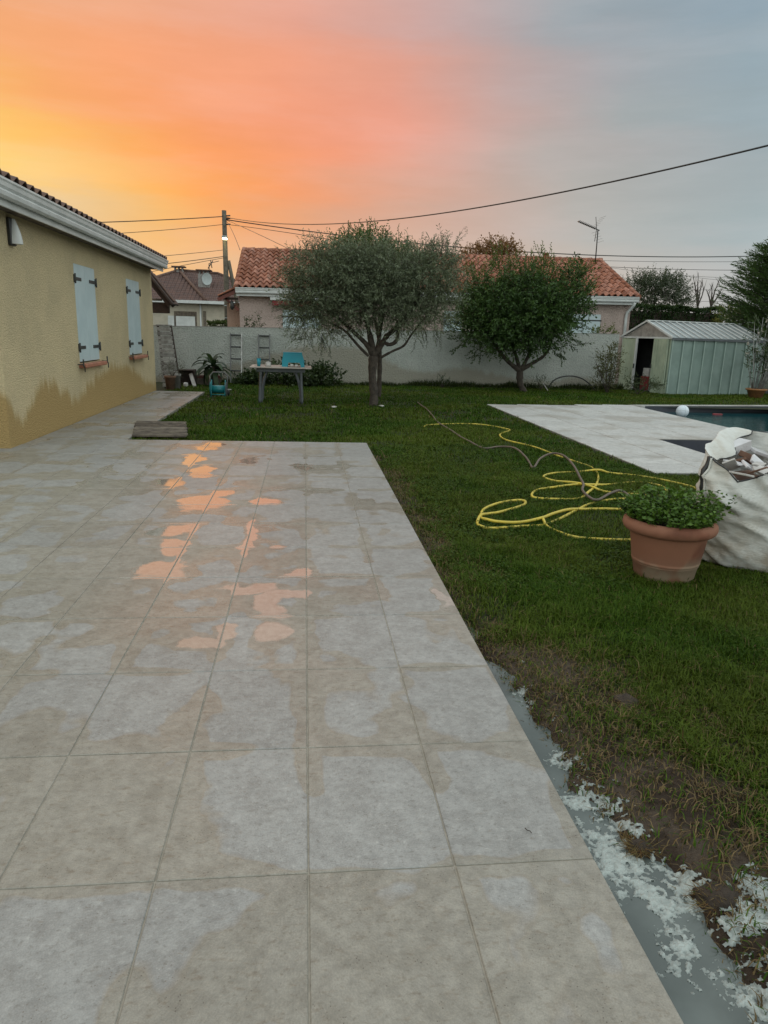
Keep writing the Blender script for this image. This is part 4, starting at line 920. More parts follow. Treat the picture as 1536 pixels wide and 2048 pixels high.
wire([(300, 514), (380, 507), (446, 500)], .013, 'third wire down running left from the pole', ((float(aty(300, 514, 33.)[0]), 33.), PP))
wire([(285, 532), (370, 523), (446, 513)], .018, 'fourth wire down running left above the brown roof', ((float(aty(285, 532, 33.)[0]), 33.), PP))
wire([(285, 547), (370, 530), (446, 516)], .013, 'lowest wire running left close above the brown roof', ((float(aty(285, 547, 33.)[0]), 33.), PP))
for pts, r, lb in (([(1195, 521), (1300, 523), (1570, 522)], .012, 'thin wire just under the thick cable right of the aerial'), ([(1205, 533), (1330, 538), (1570, 540)], .016, 'wire leaving the right slope of the pink roof at ridge height'),
                   ([(1205, 533), (1330, 548), (1570, 556)], .009, 'faint wire sagging above the grey green tree crown'), ([(1330, 546), (1400, 556), (1570, 566)], .009, 'faint wire crossing the bare branches high up'),
                   ([(1370, 579), (1420, 580), (1570, 579)], .011, 'wire crossing the bare branches at half height'), ([(1370, 602), (1420, 603), (1570, 601)], .011, 'lowest wire crossing the bare branches near the hedge')):
    wire(pts, r, lb, (far_end(pts[0][0], 44.), far_end(1570, 42.)))

# ------------------------------------------------------------------ metal shed
sa, sC, sW, sL, she, shr = .20, np.array([10.2, 18.0, GZ]), 2.25, 3.3, 1.58, 2.03
sh = empty('garden_shed', tuple(sC), 'green ribbed metal shed with glow-tinted pale front and open sliding door', 'shed', rot=(0, 0, sa))
ov = .06
# side wall facing the lawn: panels with raised ribs (local x along, y=0)
npn = 9; pw = sL/npn
for k in range(npn):
    b = MB(); x0 = k*pw; prof = [(x0, 0), (x0+.006, -.034), (x0+.05, -.036), (x0+.07, 0), (x0+pw*.5, -.004), (x0+pw, 0), (x0+pw, .012), (x0, .012)]
    V = [(a, y, .0) for a, y in prof]+[(a, y, she) for a, y in prof]; n = len(prof)
    b.add(V, [(i, (i+1) % n, n+(i+1) % n, n+i) for i in range(n)]); b.build('wall_panel', M['shed_green'], sh, True)
for k in range(npn+1): MB().bbox((min(k*pw+.03, sL-.02), -.026, she/2), (.017, .013, she/2-.002), .006).build('wall_rib', M['shed_rib'], sh, True)
MB().box(.012, sL, sW-.012, sW, 0, she).build('back_wall', M['shed_green'], sh, True)
MB().box(sL, sL+.012, 0, sW, 0, she).build('end_wall', M['shed_green'], sh, True)
# front (local x=0, y 0..sW): door opening y .72...1.42
def fpanel(y0, y1, z0, name='front_panel'):
    nn = max(1, int(round((y1-y0)/.13)))
    for k in range(nn):
        a = y0+(y1-y0)*k/nn; e = y0+(y1-y0)*(k+1)/nn
        prof = [(a, 0), (a+.02, -.012), (a+.045, -.012), (a+.055, 0), (e, 0), (e, .01), (a, .01)]; n = len(prof); b = MB()
        V = [(x, y, z0) for y, x in prof]+[(x, y, she-.03) for y, x in prof]
        b.add(V, [(i, (i+1) % n, n+(i+1) % n, n+i) for i in range(n)]); b.build(name, M['shed_front_lit'], sh, True)
d0, d1 = .72, 1.52
fpanel(.0, d0-.03, 0); fpanel(d1+.03, sW, 0)
MB().box(-.03, .012, d0-.035, d0, .05, she-.03).build('door_frame', M['galv'], sh, True)
MB().box(-.03, .012, d1, d1+.035, .05, she-.03).build('door_frame', M['galv'], sh, True)
MB().box(-.03, .012, -.02, sW+.02, she-.045, she).build('door_rail', M['white_metal'], sh, True)
dr = MB(); dr.box(-.065, -.035, .06, d0-.04, .28, she-.05); dr = dr.build('sliding_door', M['shed_front_lit'], sh, True)
for k in range(5): MB().box(-.075, -.066, .10+k*.12, .13+k*.12, .30, she-.07).build('door_rib', M['shed_front_lit'], dr, True)
MB().bbox((-.09, d0-.06, .75), (.02, .012, .06), .005).build('door_handle', M['iron'], dr, True)
dr2 = MB(); dr2.box(-.065, -.035, d1-.09, d1-.0, .06, she-.05); dr2 = dr2.build('sliding_door', M['white_metal'], sh, True)
MB().bbox((-.085, d1-.06, .72), (.018, .012, .07), .005).build('door_handle', M['iron'], dr2, True)
b = MB(); b.add([(-.004, -.03, she), (-.004, sW+.03, she), (-.004, sW/2, shr-.03)], [(0, 1, 2)]); b.build('gable', M['alu'], sh, True); b = MB(); b.add([(sL, 0, she), (sL, sW, she), (sL, sW/2, shr-.03)], [(0, 2, 1)]); b.build('gable', M['alu'], sh, True)
for s in (0, 1):
    yo = -ov if s == 0 else sW+ov
    MB().beam((-.035, yo, she-.02), (-.035, sW/2, shr+.005), .03, .05).build('verge_trim', M['white_metal'], sh, True)
    for k in range(14):
        x0 = -.03+k*(sL+.08)/14; x1 = x0+(sL+.08)/14
        b = MB(); b.add([(x0, yo, she-.01), (x1, yo, she-.01), (x1, sW/2, shr), (x0, sW/2, shr)], [(0, 1, 2, 3) if s == 0 else (3, 2, 1, 0)])
        b.build('roof_panel', M['shed_roof'], sh, True)
        MB().beam((x0, yo-.015, she+.01), (x0, sW/2, shr+.017), .02, .028).build('roof_rib', M['white_metal'], sh, True)
MB().beam((-.05, sW/2, shr+.015), (sL+.06, sW/2, shr+.015), .10, .025).build('ridge_cap', M['white_metal'], sh, True)
MB().beam((-.04, -ov+.01, she-.045), (sL+.05, -ov+.01, she-.045), .02, .06).build('eave_trim', M['tableleg'], sh, True)
MB().box(.02, sL-.02, .02, sW-.02, .01, .03).build('floor', M['dark_room'], sh, True)
MB().box(.5, .52, .02, sW-.02, .03, she).build('dark_backing', M['dark_room'], sh, True)  # near-black sheet painting the darkness behind the door opening
def inshed(nm, mat, c, h, lb):
    R3 = Matrix.Rotation(sa, 3, 'Z'); w = Vector(sC)+R3@Vector(c); o = MB().bbox((0, 0, 0), h, .01).mesh(nm, mat); o = put(nm, o, None, w, (0, 0, sa)); tag(o, lb, 'storage box')
inshed('storage_box', M['red_awn'], (.25, 1.15, .03+.20), (.12, .2, .20), 'dark red box standing on the floor inside the shed door')
inshed('storage_box', M['pale'], (.28, 1.2, .43+.12), (.1, .14, .12), 'pale box stacked on the red box inside the shed')

# ------------------------------------------------------------------ plants
def lmesh(name, P, D, Ln, Wd, col, mat, parent=None, label=None, cat=None, kind=None, fold=.25, S=None):
    n = len(P); D = D/(np.linalg.norm(D, axis=1, keepdims=True)+1e-9)
    if S is None: S = np.cross(D, RNG.normal(0, 1, (n, 3))+np.array([0, 0, 1.2]))
    S = S/(np.linalg.norm(S, axis=1, keepdims=True)+1e-9); Nn = np.cross(S, D)
    Ln = np.broadcast_to(Ln, n)[:, None]; Wd = np.broadcast_to(Wd, n)[:, None]
    mid = P+D*Ln*.45
    V = np.stack([P, mid+S*Wd/2+Nn*Wd*fold, P+D*Ln-Nn*Ln*.12, mid-S*Wd/2+Nn*Wd*fold], 1).reshape(-1, 3)
    o = (np.arange(n)*4)[:, None]; T = np.concatenate([o+np.array([[0, 1, 2]]), o+np.array([[0, 2, 3]])])
    off = origin(parent) if parent is not None else np.zeros(3)
    ob = put(name, npmesh(name, V-off, T, mat, False, np.repeat(col, 4, 0)), parent)
    return ob
def crown(lobes, ntw, nl, tlen, ll, lw, c1, c2, up=.35, shell=.45, droop=0., spread=.9, jit=.12, twig=True):
    vol = np.array([l[3]*l[4]*l[5] for l in lobes]); pk = RNG.choice(len(lobes), ntw, p=vol/vol.sum()); lb = np.array(lobes)[pk]
    d = RNG.normal(0, 1, (ntw, 3)); d /= np.linalg.norm(d, axis=1, keepdims=True)
    bumpy = .70+.62*fbm(d[:, 0]*2.3+pk*3+9, d[:, 1]*2.3+d[:, 2]*3.1+5, 3)
    r = (shell+(1-shell)*RNG.random(ntw)**.6)*bumpy
    A = lb[:, :3]+d*r[:, None]*lb[:, 3:6]
    T = d*.8+np.array([0, 0, up])+RNG.normal(0, .45, (ntw, 3)); T[:, 2] -= droop*np.clip(-d[:, 2]+.3, 0, 1); T /= np.linalg.norm(T, axis=1, keepdims=True)
    tl = tlen*RNG.uniform(.5, 1.3, ntw)
    s = np.tile(np.linspace(.15, 1, nl), ntw); T2 = np.repeat(T, nl, 0)
    P = np.repeat(A, nl, 0)+T2*(s*np.repeat(tl, nl))[:, None]; P[:, 2] -= droop*.15*(s*np.repeat(tl, nl))**2
    P += RNG.normal(0, jit*tlen, P.shape)*.25
    sd_ = RNG.normal(0, 1, P.shape); sd_ -= T2*(sd_*T2).sum(1, keepdims=True); sd_ /= np.linalg.norm(sd_, axis=1, keepdims=True)
    D = T2*.75+sd_*spread
    n = len(P); u = np.clip(np.repeat(RNG.random(ntw), nl)*.6+RNG.random(n)*.4, 0, 1)[:, None]
    col = np.array(c1)*(1-u)+np.array(c2)*u
    return P, D, ll*RNG.uniform(.65, 1.25, n), lw*RNG.uniform(.7, 1.2, n), col, (A, A+T*tl[:, None])
def twigs(ends, r=.004, every=1):
    b = MB(); A, B = ends
    for a, e in zip(A[::every], B[::every]): b.tube([a, e], [r, r*.5], 3, False)
    return b
def limbs(root, lst, mat=None):
    for nm, pts, rs_ in lst: 
        pts = np.array(pts, float); n = len(pts)
        u = np.linspace(0, n-1, (n-1)*5+1); pp = np.stack([np.interp(u, range(n), pts[:, k]) for k in range(3)], 1)
        for _ in range(3): pp[1:-1] = (pp[:-2]+2*pp[1:-1]+pp[2:])/4
        rr = np.interp(u, range(n), rs_); rr = rr*(1+.12*RNG.normal(0, 1, len(rr)).cumsum()*0+.08*RNG.normal(0, 1, len(rr)))
        MB().tube(pp, rr, 9).build(nm, mat or M['bark'], root)
# olive
OB = np.array([1.385, 13.0, GZ]); P3 = lambda x, y, Y=13.05: tuple(aty(x, y, Y))
ol = empty('olive_tree', tuple(OB), 'broad grey green olive tree standing alone on the lawn', 'tree')
fk = P3(747, 712)
limbs(ol, [('trunk', [(OB[0], OB[1], GZ-.05), (OB[0]+.01, 13.02, .2), P3(744, 750), fk], [.10, .085, .08, .095]),
           ('limb', [fk, P3(735, 690), P3(712, 668), P3(680, 640, 13.3), P3(640, 600, 13.3)], [.06, .05, .04, .03, .015]),
           ('limb', [fk, P3(742, 680), P3(735, 650), P3(725, 600), P3(720, 540)], [.07, .06, .05, .035, .015]),
           ('limb', [fk, P3(762, 692), P3(772, 672), P3(795, 655, 12.9), P3(830, 610, 12.8), P3(850, 560, 12.8)], [.06, .055, .05, .04, .03, .015]),
           ('limb', [P3(766, 684), P3(778, 690), P3(790, 686), P3(797, 670), P3(793, 640, 12.8)], [.035, .04, .04, .035, .02]),
           ('limb', [P3(762, 715), P3(785, 702), P3(808, 693), P3(822, 670), P3(845, 640, 12.8)], [.03, .025, .022, .02, .012]),
           ('limb', [P3(737, 712), P3(715, 690), P3(690, 660), P3(650, 640, 12.8)], [.03, .028, .024, .012]),
           ('limb', [P3(752, 700), P3(758, 680, 13.3), P3(765, 640, 13.4), P3(780, 560, 13.5)], [.035, .03, .028, .015])])
lob = []
for _ in range(26): lob.append((*aty(rnd.uniform(592, 900), rnd.uniform(505, 640), rnd.uniform(12.4, 13.6)), *(rnd.uniform(.16, .34) for _k in range(3))))
for px, py, Y, rx, ry, rz_ in [(640, 590, 13.1, .62, .7, .55), (690, 555, 12.8, .75, .7, .6), (770, 555, 12.8, .75, .75, .62), (850, 570, 13.0, .62, .7, .6), (740, 600, 12.7, .8, .6, .5), (620, 540, 13.2, .5, .5, .42), (880, 545, 13.2, .42, .5, .42), (640, 645, 12.9, .45, .5, .36), (605, 620, 13.0, .35, .4, .33), (820, 625, 12.7, .5, .5, .42), (700, 620, 13.4, .6, .6, .4), (750, 540, 13.5, .9, .6, .55), (880, 615, 13.0, .32, .4, .35), (590, 575, 13.0, .3, .35, .28), (665, 510, 13.2, .4, .4, .25), (835, 515, 13.2, .36, .4, .22), (905, 575, 13.0, .25, .3, .3), (610, 665, 12.9, .22, .3, .2), (790, 640, 12.6, .4, .4, .25)]:
    lob.append((*aty(px, py, Y), rx*.86, ry*.86, rz_*.84))
P, D, ln, wd, c, en = crown(lob, 5600, 11, .34, .070, .0165, (.085, .11, .058), (.22, .26, .16), .42, .25, .25)
lmesh('crown', P, D, ln, wd, c, M['oleaf'], ol)
twigs(en, .0035, 2).build('twigs', M['bark'], ol)['kind'] = 'stuff'
# olive sprays that stick out of the top and hang below
def sprays(root, pix, Y, n, ln0, ll, lw, c1, c2, dirs, mat):
    A, T, tl = [], [], []
    for (px, py), dv in zip(pix, dirs):
        for _ in range(n): A.append(aty(px+rnd.uniform(-14, 14), py+rnd.uniform(-8, 10), Y+rnd.uniform(-.3, .3))); v = np.array(dv)+RNG.normal(0, .22, 3); T.append(v/np.linalg.norm(v)); tl.append(ln0*rnd.uniform(.6, 1.2))
    A, T, tl = np.array(A), np.array(T), np.array(tl); nl = 13
    s = np.tile(np.linspace(.05, 1, nl), len(A)); T2 = np.repeat(T, nl, 0); P = np.repeat(A, nl, 0)+T2*(s*np.repeat(tl, nl))[:, None]
    sd_ = RNG.normal(0, 1, P.shape); sd_ -= T2*(sd_*T2).sum(1, keepdims=True); sd_ /= np.linalg.norm(sd_, axis=1, keepdims=True)
    u = RNG.random((len(P), 1)); c = np.array(c1)*(1-u)+np.array(c2)*u
    ob_ = lmesh('shoots', P, T2*.8+sd_*.7, ll*RNG.uniform(.6, 1.1, len(P)), lw, c, mat, root)
    ob_['kind'] = 'stuff'; twigs((A, A+T*tl[:, None]), .004).build('shoot_stems', M['bark'], root)['kind'] = 'stuff'
sprays(ol, [(600, 520), (620, 505), (640, 505), (590, 545), (890, 520), (880, 505), (860, 515), (905, 530), (840, 520)], 13.1, 4, .34, .06, .013, (.07, .09, .06), (.14, .17, .12), [(-.2, 0, 1), (.0, 0, 1), (.1, 0, 1), (-.7, 0, .6), (.2, 0, 1), (.1, 0, 1), (0, 0, 1), (.6, 0, .7), (0, 0, 1)], M['oleaf'])
sprays(ol, [(590, 640), (610, 660), (650, 668), (655, 682), (585, 610), (895, 640), (880, 660), (840, 668), (575, 580)], 13.0, 5, .28, .06, .013, (.06, .08, .055), (.12, .15, .10), [(-.6, 0, -.6), (-.3, 0, -.8), (0, 0, -.9), (.1, -.2, -.9), (-1, 0, .0), (.5, 0, -.7), (.2, 0, -.9), (.2, 0, -.8), (-.9, 0, .3)], M['oleaf'])
# fruit tree behind the olive
FB = aty(757, 782, 14.9); FB[2] = GZ
ft = empty('fruit_tree', tuple(FB), 'fresh green fruit tree whose top rises behind the olive tree', 'tree')
limbs(ft, [('trunk', [(FB[0], FB[1], GZ-.05), (FB[0]+.02, 14.9, .6), (FB[0]-.02, 14.9, 1.3)], [.06, .055, .05]),
           ('limb', [(FB[0]-.02, 14.9, 1.3), P3(735, 570, 14.8), P3(700, 490, 14.7)], [.05, .03, .012]), ('limb', [(FB[0]-.02, 14.9, 1.3), P3(765, 560, 14.9), P3(770, 480, 14.9)], [.05, .03, .012])])
lob = [(*aty(px, py, 14.7), rx, .7, rz_) for px, py, rx, rz_ in [(710, 525, .62, .42), (770, 525, .55, .4), (690, 540, .45, .35), (730, 500, .5, .3), (810, 535, .42, .32)]]
P, D, ln, wd, c, en = crown(lob, 1500, 9, .30, .060, .028, (.045, .085, .022), (.11, .17, .045), .7, .35)
lmesh('crown', P, D, ln, wd, c, M['leaf'], ft)
sprays(ft, [(670, 487), (685, 480), (705, 478), (722, 478), (735, 472), (748, 476), (770, 490), (800, 492), (655, 520)], 14.7, 3, .34, .06, .028, (.05, .085, .03), (.10, .15, .045), [(-.15, 0, 1), (0, 0, 1), (.1, 0, 1), (.05, 0, 1), (.1, 0, 1), (0, 0, 1), (.15, 0, 1), (.2, 0, 1), (-.4, 0, .9)], M['leaf'])
# round dark tree by the wall
RB = np.array([6.06, 17.9, GZ])
rt = empty('plum_tree', tuple(RB), 'dense rounded dark green tree close to the garden wall', 'tree')
p17 = lambda x, y, Y=17.9: tuple(aty(x, y, Y)); fk = p17(1040, 742)
limbs(rt, [('trunk', [(RB[0], RB[1], GZ-.05), p17(1039, 765), fk], [.095, .085, .10]),
           ('limb', [fk, p17(1018, 725), p17(1000, 705), p17(970, 660)], [.07, .06, .045, .02]), ('limb', [fk, p17(1034, 718), p17(1025, 690), p17(1015, 620)], [.06, .05, .04, .02]),
           ('limb', [fk, p17(1052, 722), p17(1062, 700), p17(1070, 620)], [.06, .05, .04, .02]), ('limb', [fk, p17(1062, 728), p17(1085, 715), p17(1098, 700), p17(1110, 650)], [.06, .05, .045, .035, .02])])
lob = [(*aty(px, py, Y), rx, ry, rz_) for px, py, Y, rx, ry, rz_ in [(1040, 630, 17.6, 1.35, 1.0, .95), (985, 628, 17.8, .95, .9, .75), (1095, 620, 17.8, .95, .9, .7), (1040, 600, 18.0, 1.15, 1., .60), (955, 635, 17.9, .55, .7, .62), (1130, 600, 17.9, .6, .7, .5), (1040, 670, 17.7, 1.0, .8, .45), (1000, 670, 17.6, .8, .7, .5), (1080, 665, 17.6, .7, .7, .5)]]
lob = [(a_, b_, c_, d_*.9, e_*.9, f_*.88) for a_, b_, c_, d_, e_, f_ in lob]+[(*aty(rnd.uniform(930, 1155), rnd.uniform(560, 690), rnd.uniform(17.0, 18.2)), *(rnd.uniform(.25, .48) for _k in range(3))) for _ in range(16)]
P, D, ln, wd, c, en = crown(lob, 3600, 10, .38, .088, .044, (.026, .058, .016), (.085, .155, .036), .5, .3, .2)
lmesh('crown', P, D, ln, wd, c, M['leaf'], rt); twigs(en, .004, 2).build('twigs', M['bark'], rt)['kind'] = 'stuff'
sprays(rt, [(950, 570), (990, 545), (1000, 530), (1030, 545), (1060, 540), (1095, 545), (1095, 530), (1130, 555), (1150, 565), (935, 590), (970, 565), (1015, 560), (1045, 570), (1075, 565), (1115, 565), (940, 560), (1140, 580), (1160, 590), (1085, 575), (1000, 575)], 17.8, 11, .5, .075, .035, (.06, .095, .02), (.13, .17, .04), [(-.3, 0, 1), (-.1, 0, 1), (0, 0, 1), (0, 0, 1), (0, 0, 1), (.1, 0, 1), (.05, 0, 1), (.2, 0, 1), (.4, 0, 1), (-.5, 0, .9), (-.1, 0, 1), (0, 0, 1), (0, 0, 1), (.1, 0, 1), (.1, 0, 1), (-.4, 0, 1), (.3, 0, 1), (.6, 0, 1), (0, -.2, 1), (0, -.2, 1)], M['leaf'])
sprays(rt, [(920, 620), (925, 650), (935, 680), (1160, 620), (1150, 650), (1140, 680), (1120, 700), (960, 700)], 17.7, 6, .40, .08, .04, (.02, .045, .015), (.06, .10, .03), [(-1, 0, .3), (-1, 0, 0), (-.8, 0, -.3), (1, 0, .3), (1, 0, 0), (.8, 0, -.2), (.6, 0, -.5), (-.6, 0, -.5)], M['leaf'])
# trees beyond
def bgtree(px, py, Y, lobs, label, c1, c2, ntw, ll, lw, name='tree', trunk=.12, group=None):
    c = aty(px, py, Y); root = empty(name, (c[0], Y, GZ), label, 'tree', group)
    limbs(root, [('trunk', [(c[0], Y, GZ-.1), (c[0]+.1, Y, c[2]*.5), (c[0], Y, c[2])], [trunk, trunk*.8, trunk*.4])])
    lob = [(*aty(a, b_, Y+dy), rx, rx*.9, rz_) for a, b_, dy, rx, rz_ in lobs]
    P, D, ln, wd, col_, en = crown(lob, ntw, 9, .5, ll, lw, c1, c2, .4, .3)
    lmesh('crown', P, D, ln, wd, col_, M['leaf'], root); return root
bgtree(990, 512, 34., [(985, 508, 0, .7, .42), (1010, 508, 0, .6, .4), (950, 515, 0, .6, .25), (1035, 515, .3, .35, .25), (965, 516, 0, .5, .3)], 'orange tinted tree crown peeping over the pink house ridge', (.16, .085, .035), (.30, .17, .075), 420, .13, .065)
bgtree(1310, 590, 33., [(1285, 590, 0, 1.0, .8), (1330, 590, 0, 1.1, .85), (1265, 575, 0, .55, .5), (1360, 610, 0, .7, .5), (1310, 570, 0, .8, .5), (1345, 573, 0, .6, .4)], 'grey green tree beyond the right end of the pink house', (.045, .065, .038), (.10, .125, .075), 1700, .10, .04)
def bare(px, py, Y, tips, label):
    c = aty(px, py, Y); root = empty('bare_tree', (c[0], Y, GZ), label, 'tree', 'bare trees beyond the hedge')
    limbs(root, [('trunk', [(c[0], Y, GZ-.1), tuple(c)], [.09, .06])])
    for tx, ty in tips:
        e = aty(tx, ty, Y); m_ = (c+e)/2+RNG.normal(0, .06, 3); limbs(root, [('branch', [tuple(c), tuple(m_), tuple(e)], [.05, .03, .008])])
        for k in range(4):
            s = c+(e-c)*rnd.uniform(.35, .85); z = s+np.array([rnd.uniform(-.35, .35), 0, rnd.uniform(.2, .6)]); MB().tube([s, (s+z)/2+RNG.normal(0, .03, 3), z], [.015, .01, .004], 4).build('branch', M['bark'], root)
bare(1395, 612, 36., [(1386, 550), (1397, 545), (1404, 560), (1410, 572), (1390, 565)], 'leafless tree left of the two bare trees beyond the hedge')
bare(1422, 612, 35., [(1440, 555), (1424, 565), (1412, 578), (1445, 575)], 'leafless tree right of the two, leaning toward the conifer')
def hedge(xa, xb, Y, z0, z1, dep, label, c1, c2, n, ll, lw, nm='hedge', cat='hedge'):
    root = empty(nm, ((xa+xb)/2, Y, GZ), label, cat)
    b = MB(); b.box(xa+.1, xb-.1, Y+.12, Y+dep, z0, z1-.12); b.build('branches', M['wood_dark'], root)
    x = RNG.uniform(xa, xb, n); z = RNG.uniform(z0, z1, n); top = RNG.random(n) < .35; y = np.where(top, RNG.uniform(Y, Y+dep, n), Y+RNG.uniform(-.05, .18, n)); z = np.where(top, z1+.07*(fbm(x*2.2, y, 2)-.5)*4, z)
    y = y+.10*np.sin(x*5.5)
    P = np.stack([x, y, z], 1); D = RNG.normal(0, .45, (n, 3))+np.array([0, -.3, .9]); u = RNG.random((n, 1)); c = np.array(c1)*(1-u)+np.array(c2)*u
    lmesh('foliage', P, D, ll*RNG.uniform(.6, 1.3, n), lw, c, M['leaf'], root)
a = aty(1256, 615, 29.); e = aty(1450, 617, 29.); hedge(a[0], e[0], 29., GZ, a[2], 1.0, 'dark clipped cypress hedge behind the metal shed', (.014, .032, .010), (.04, .075, .02), 9000, .16, .06)
a = aty(414, 645, 30.); e = aty(452, 646, 30.); hedge(a[0], e[0], 30., GZ, a[2], .8, 'strip of trimmed green hedge showing above the wall below the pole', (.03, .055, .014), (.08, .11, .03), 1500, .12, .05)
def bush(px, py, Y, lobs, label, c1, c2, ntw, nl, tl, ll, lw, name='shrub', base=GZ, up=.5, stems=5, mat='leaf'):
    c = aty(px, py, Y); c[2] = base; root = empty(name, tuple(c), label, 'plant')
    lob = [(*aty(a, b_, Y+dy), rx, rx*.8, rz_) for a, b_, dy, rx, rz_ in lobs]
    P, D, ln, wd, col_, en = crown(lob, ntw, nl, tl, ll, lw, c1, c2, up, .2)
    lmesh('foliage', P, D, ln, wd, col_, M[mat], root)
    for k in range(stems):
        t_ = lob[k % len(lob)]; a_ = rnd.uniform(0, 6.28)
        MB().tube([c+np.array([.03*math.cos(a_), .03*math.sin(a_), -.03]), (c+np.array(t_[:3]))/2+np.array([.05*math.cos(a_), .05*math.sin(a_), 0]), np.array(t_[:3])], [.012, .009, .004], 5).build('stem', M['bark'], root)
    return root
bush(1468, 655, 26., [(1468, 632, 0, .55, .4), (1455, 645, 0, .5, .4), (1485, 645, 0, .5, .4)], 'yellow green bush between hedge and conifer', (.08, .10, .018), (.20, .20, .035), 350, 8, .3, .09, .04)
bush(505, 668, 21.0, [(505, 650, 0, .22, .28), (500, 662, 0, .2, .2)], 'small leafy shrub tip above the wall at the pink house corner', (.03, .05, .02), (.09, .11, .05), 60, 7, .2, .07, .03)
bush(1207, 680, 20.6, [(1207, 668, 0, .30, .12), (1195, 672, 0, .2, .1)], 'bright green shrub tip above the wall beside the shed', (.08, .11, .025), (.16, .19, .05), 50, 7, .2, .09, .035)
# conifer on the right
cc = aty(1552, 620, 20.2); cf = empty('conifer', (cc[0]+.2, 19.9, GZ), 'large feathery dark conifer at the right edge behind the shed', 'tree')
limbs(cf, [('trunk', [(cc[0]+.2, 19.9, GZ-.1), (cc[0]+.2, 19.9, 2.), (cc[0]+.2, 19.9, 4.4)], [.16, .13, .03])])
nb_ = 1400; hh = RNG.uniform(.6, 4.9, nb_); an_ = RNG.uniform(0, 2*np.pi, nb_)
maxr = np.interp(hh, [.6, 1.2, 2.0, 3.0, 3.9, 4.9], [1.3, 1.7, 2.05, 1.9, 1.5, .5])*RNG.uniform(.55, 1.1, nb_)
A = np.stack([cc[0]+.2+np.cos(an_)*maxr*.35, 19.9+np.sin(an_)*maxr*.35, hh-.25], 1); Bv = np.stack([cc[0]+.2+np.cos(an_)*maxr, 19.9+np.sin(an_)*maxr, hh+.28*maxr-.25], 1)
nl = 46; s = np.tile(np.linspace(.1, 1, nl), nb_); A2 = np.repeat(A, nl, 0); B2 = np.repeat(Bv, nl, 0); T2 = B2-A2; T2 /= np.linalg.norm(T2, axis=1, keepdims=True)
P = A2+(B2-A2)*s[:, None]+RNG.normal(0, .035, A2.shape)*(1.25-s[:, None]); sd_ = RNG.normal(0, 1, P.shape); D = T2+.55*sd_/np.linalg.norm(sd_, axis=1, keepdims=True)
u = np.clip(np.repeat(RNG.random(nb_), nl)*.6+.4*RNG.random(len(P)), 0, 1)[:, None]
lmesh('crown', P, D, .12*RNG.uniform(.6, 1.4, len(P)), .022, np.array([.028, .065, .016])*(1-u)+np.array([.09, .165, .04])*u, M['leaf'], cf)
twigs((A, Bv), .009).build('branches', M['bark'], cf)['kind'] = 'stuff'
# oleander in its pot by the shed
oc = np.array([12.52, 17.35, GZ]); M['terra_old'] = pm('old_terracotta', (.36, .16, .06), (.24, .12, .05), .8, 12, 60, .3, .003)
opot = empty('round_planter', tuple(oc), 'low orange terracotta planter under the oleander by the shed', 'planter')
MB().lathe(tuple(oc), [(.001, .01), (.17, .01), (.24, .22), (.275, .22), (.28, .26), (.255, .265), (.245, .25), (.235, .22), (.001, .21)], 28).build('bowl', M['terra_old'], opot)
MB().lathe((oc[0], oc[1], oc[2]+.215), [(.001, .012), (.232, 0)], 20).build('earth', M['soil'], opot)
ole = empty('oleander', (oc[0], oc[1], GZ+.21), 'tall oleander with many pale bare stems and white flowers in the planter', 'plant')
A, B_ = [], []
for k in range(26):
    a = RNG.uniform(0, 6.28); l = RNG.uniform(1.2, 2.45); sp = RNG.uniform(.05, .75); st = oc+np.array([.12*math.cos(a), .12*math.sin(a), .2])
    e = st+np.array([math.cos(a)*sp+.15, math.sin(a)*sp*.8, l*.85]); m_ = (st+e)/2+np.array([math.cos(a)*.03, 0, .06])
    MB().tube([st, m_, e], [.013, .010, .005], 5).build('stem', M['wood_grey'], ole)
    for j in range(5): s = m_+(e-m_)*RNG.uniform(-.3, 1.); A.append(s); v = RNG.normal(0, .5, 3)+np.array([0, 0, .6]); B_.append(s+v/np.linalg.norm(v)*RNG.uniform(.15, .38))
A, B_ = np.array(A), np.array(B_); nl = 10; s = np.tile(np.linspace(.2, 1, nl), len(A)); T2 = np.repeat(B_-A, nl, 0); P = np.repeat(A, nl, 0)+T2*s[:, None]; T2 = T2/np.linalg.norm(T2, axis=1, keepdims=True)
D = T2*.7+RNG.normal(0, .55, P.shape); u = RNG.random((len(P), 1))
lmesh('foliage', P, D, .12*RNG.uniform(.6, 1.2, len(P)), .024, np.array([.03, .055, .02])*(1-u)+np.array([.085, .125, .05])*u, M['leaf'], ole); twigs((A, B_), .004).build('twigs', M['wood_grey'], ole)['kind'] = 'stuff'
fl = B_[RNG.choice(len(B_), 26)]; P = np.repeat(fl, 7, 0)+RNG.normal(0, .012, (182, 3)); lmesh('flowers', P, RNG.normal(0, 1, P.shape), .045, .03, np.tile([.62, .58, .55], (182, 1)), M['leaf'], ole)['kind'] = 'stuff'
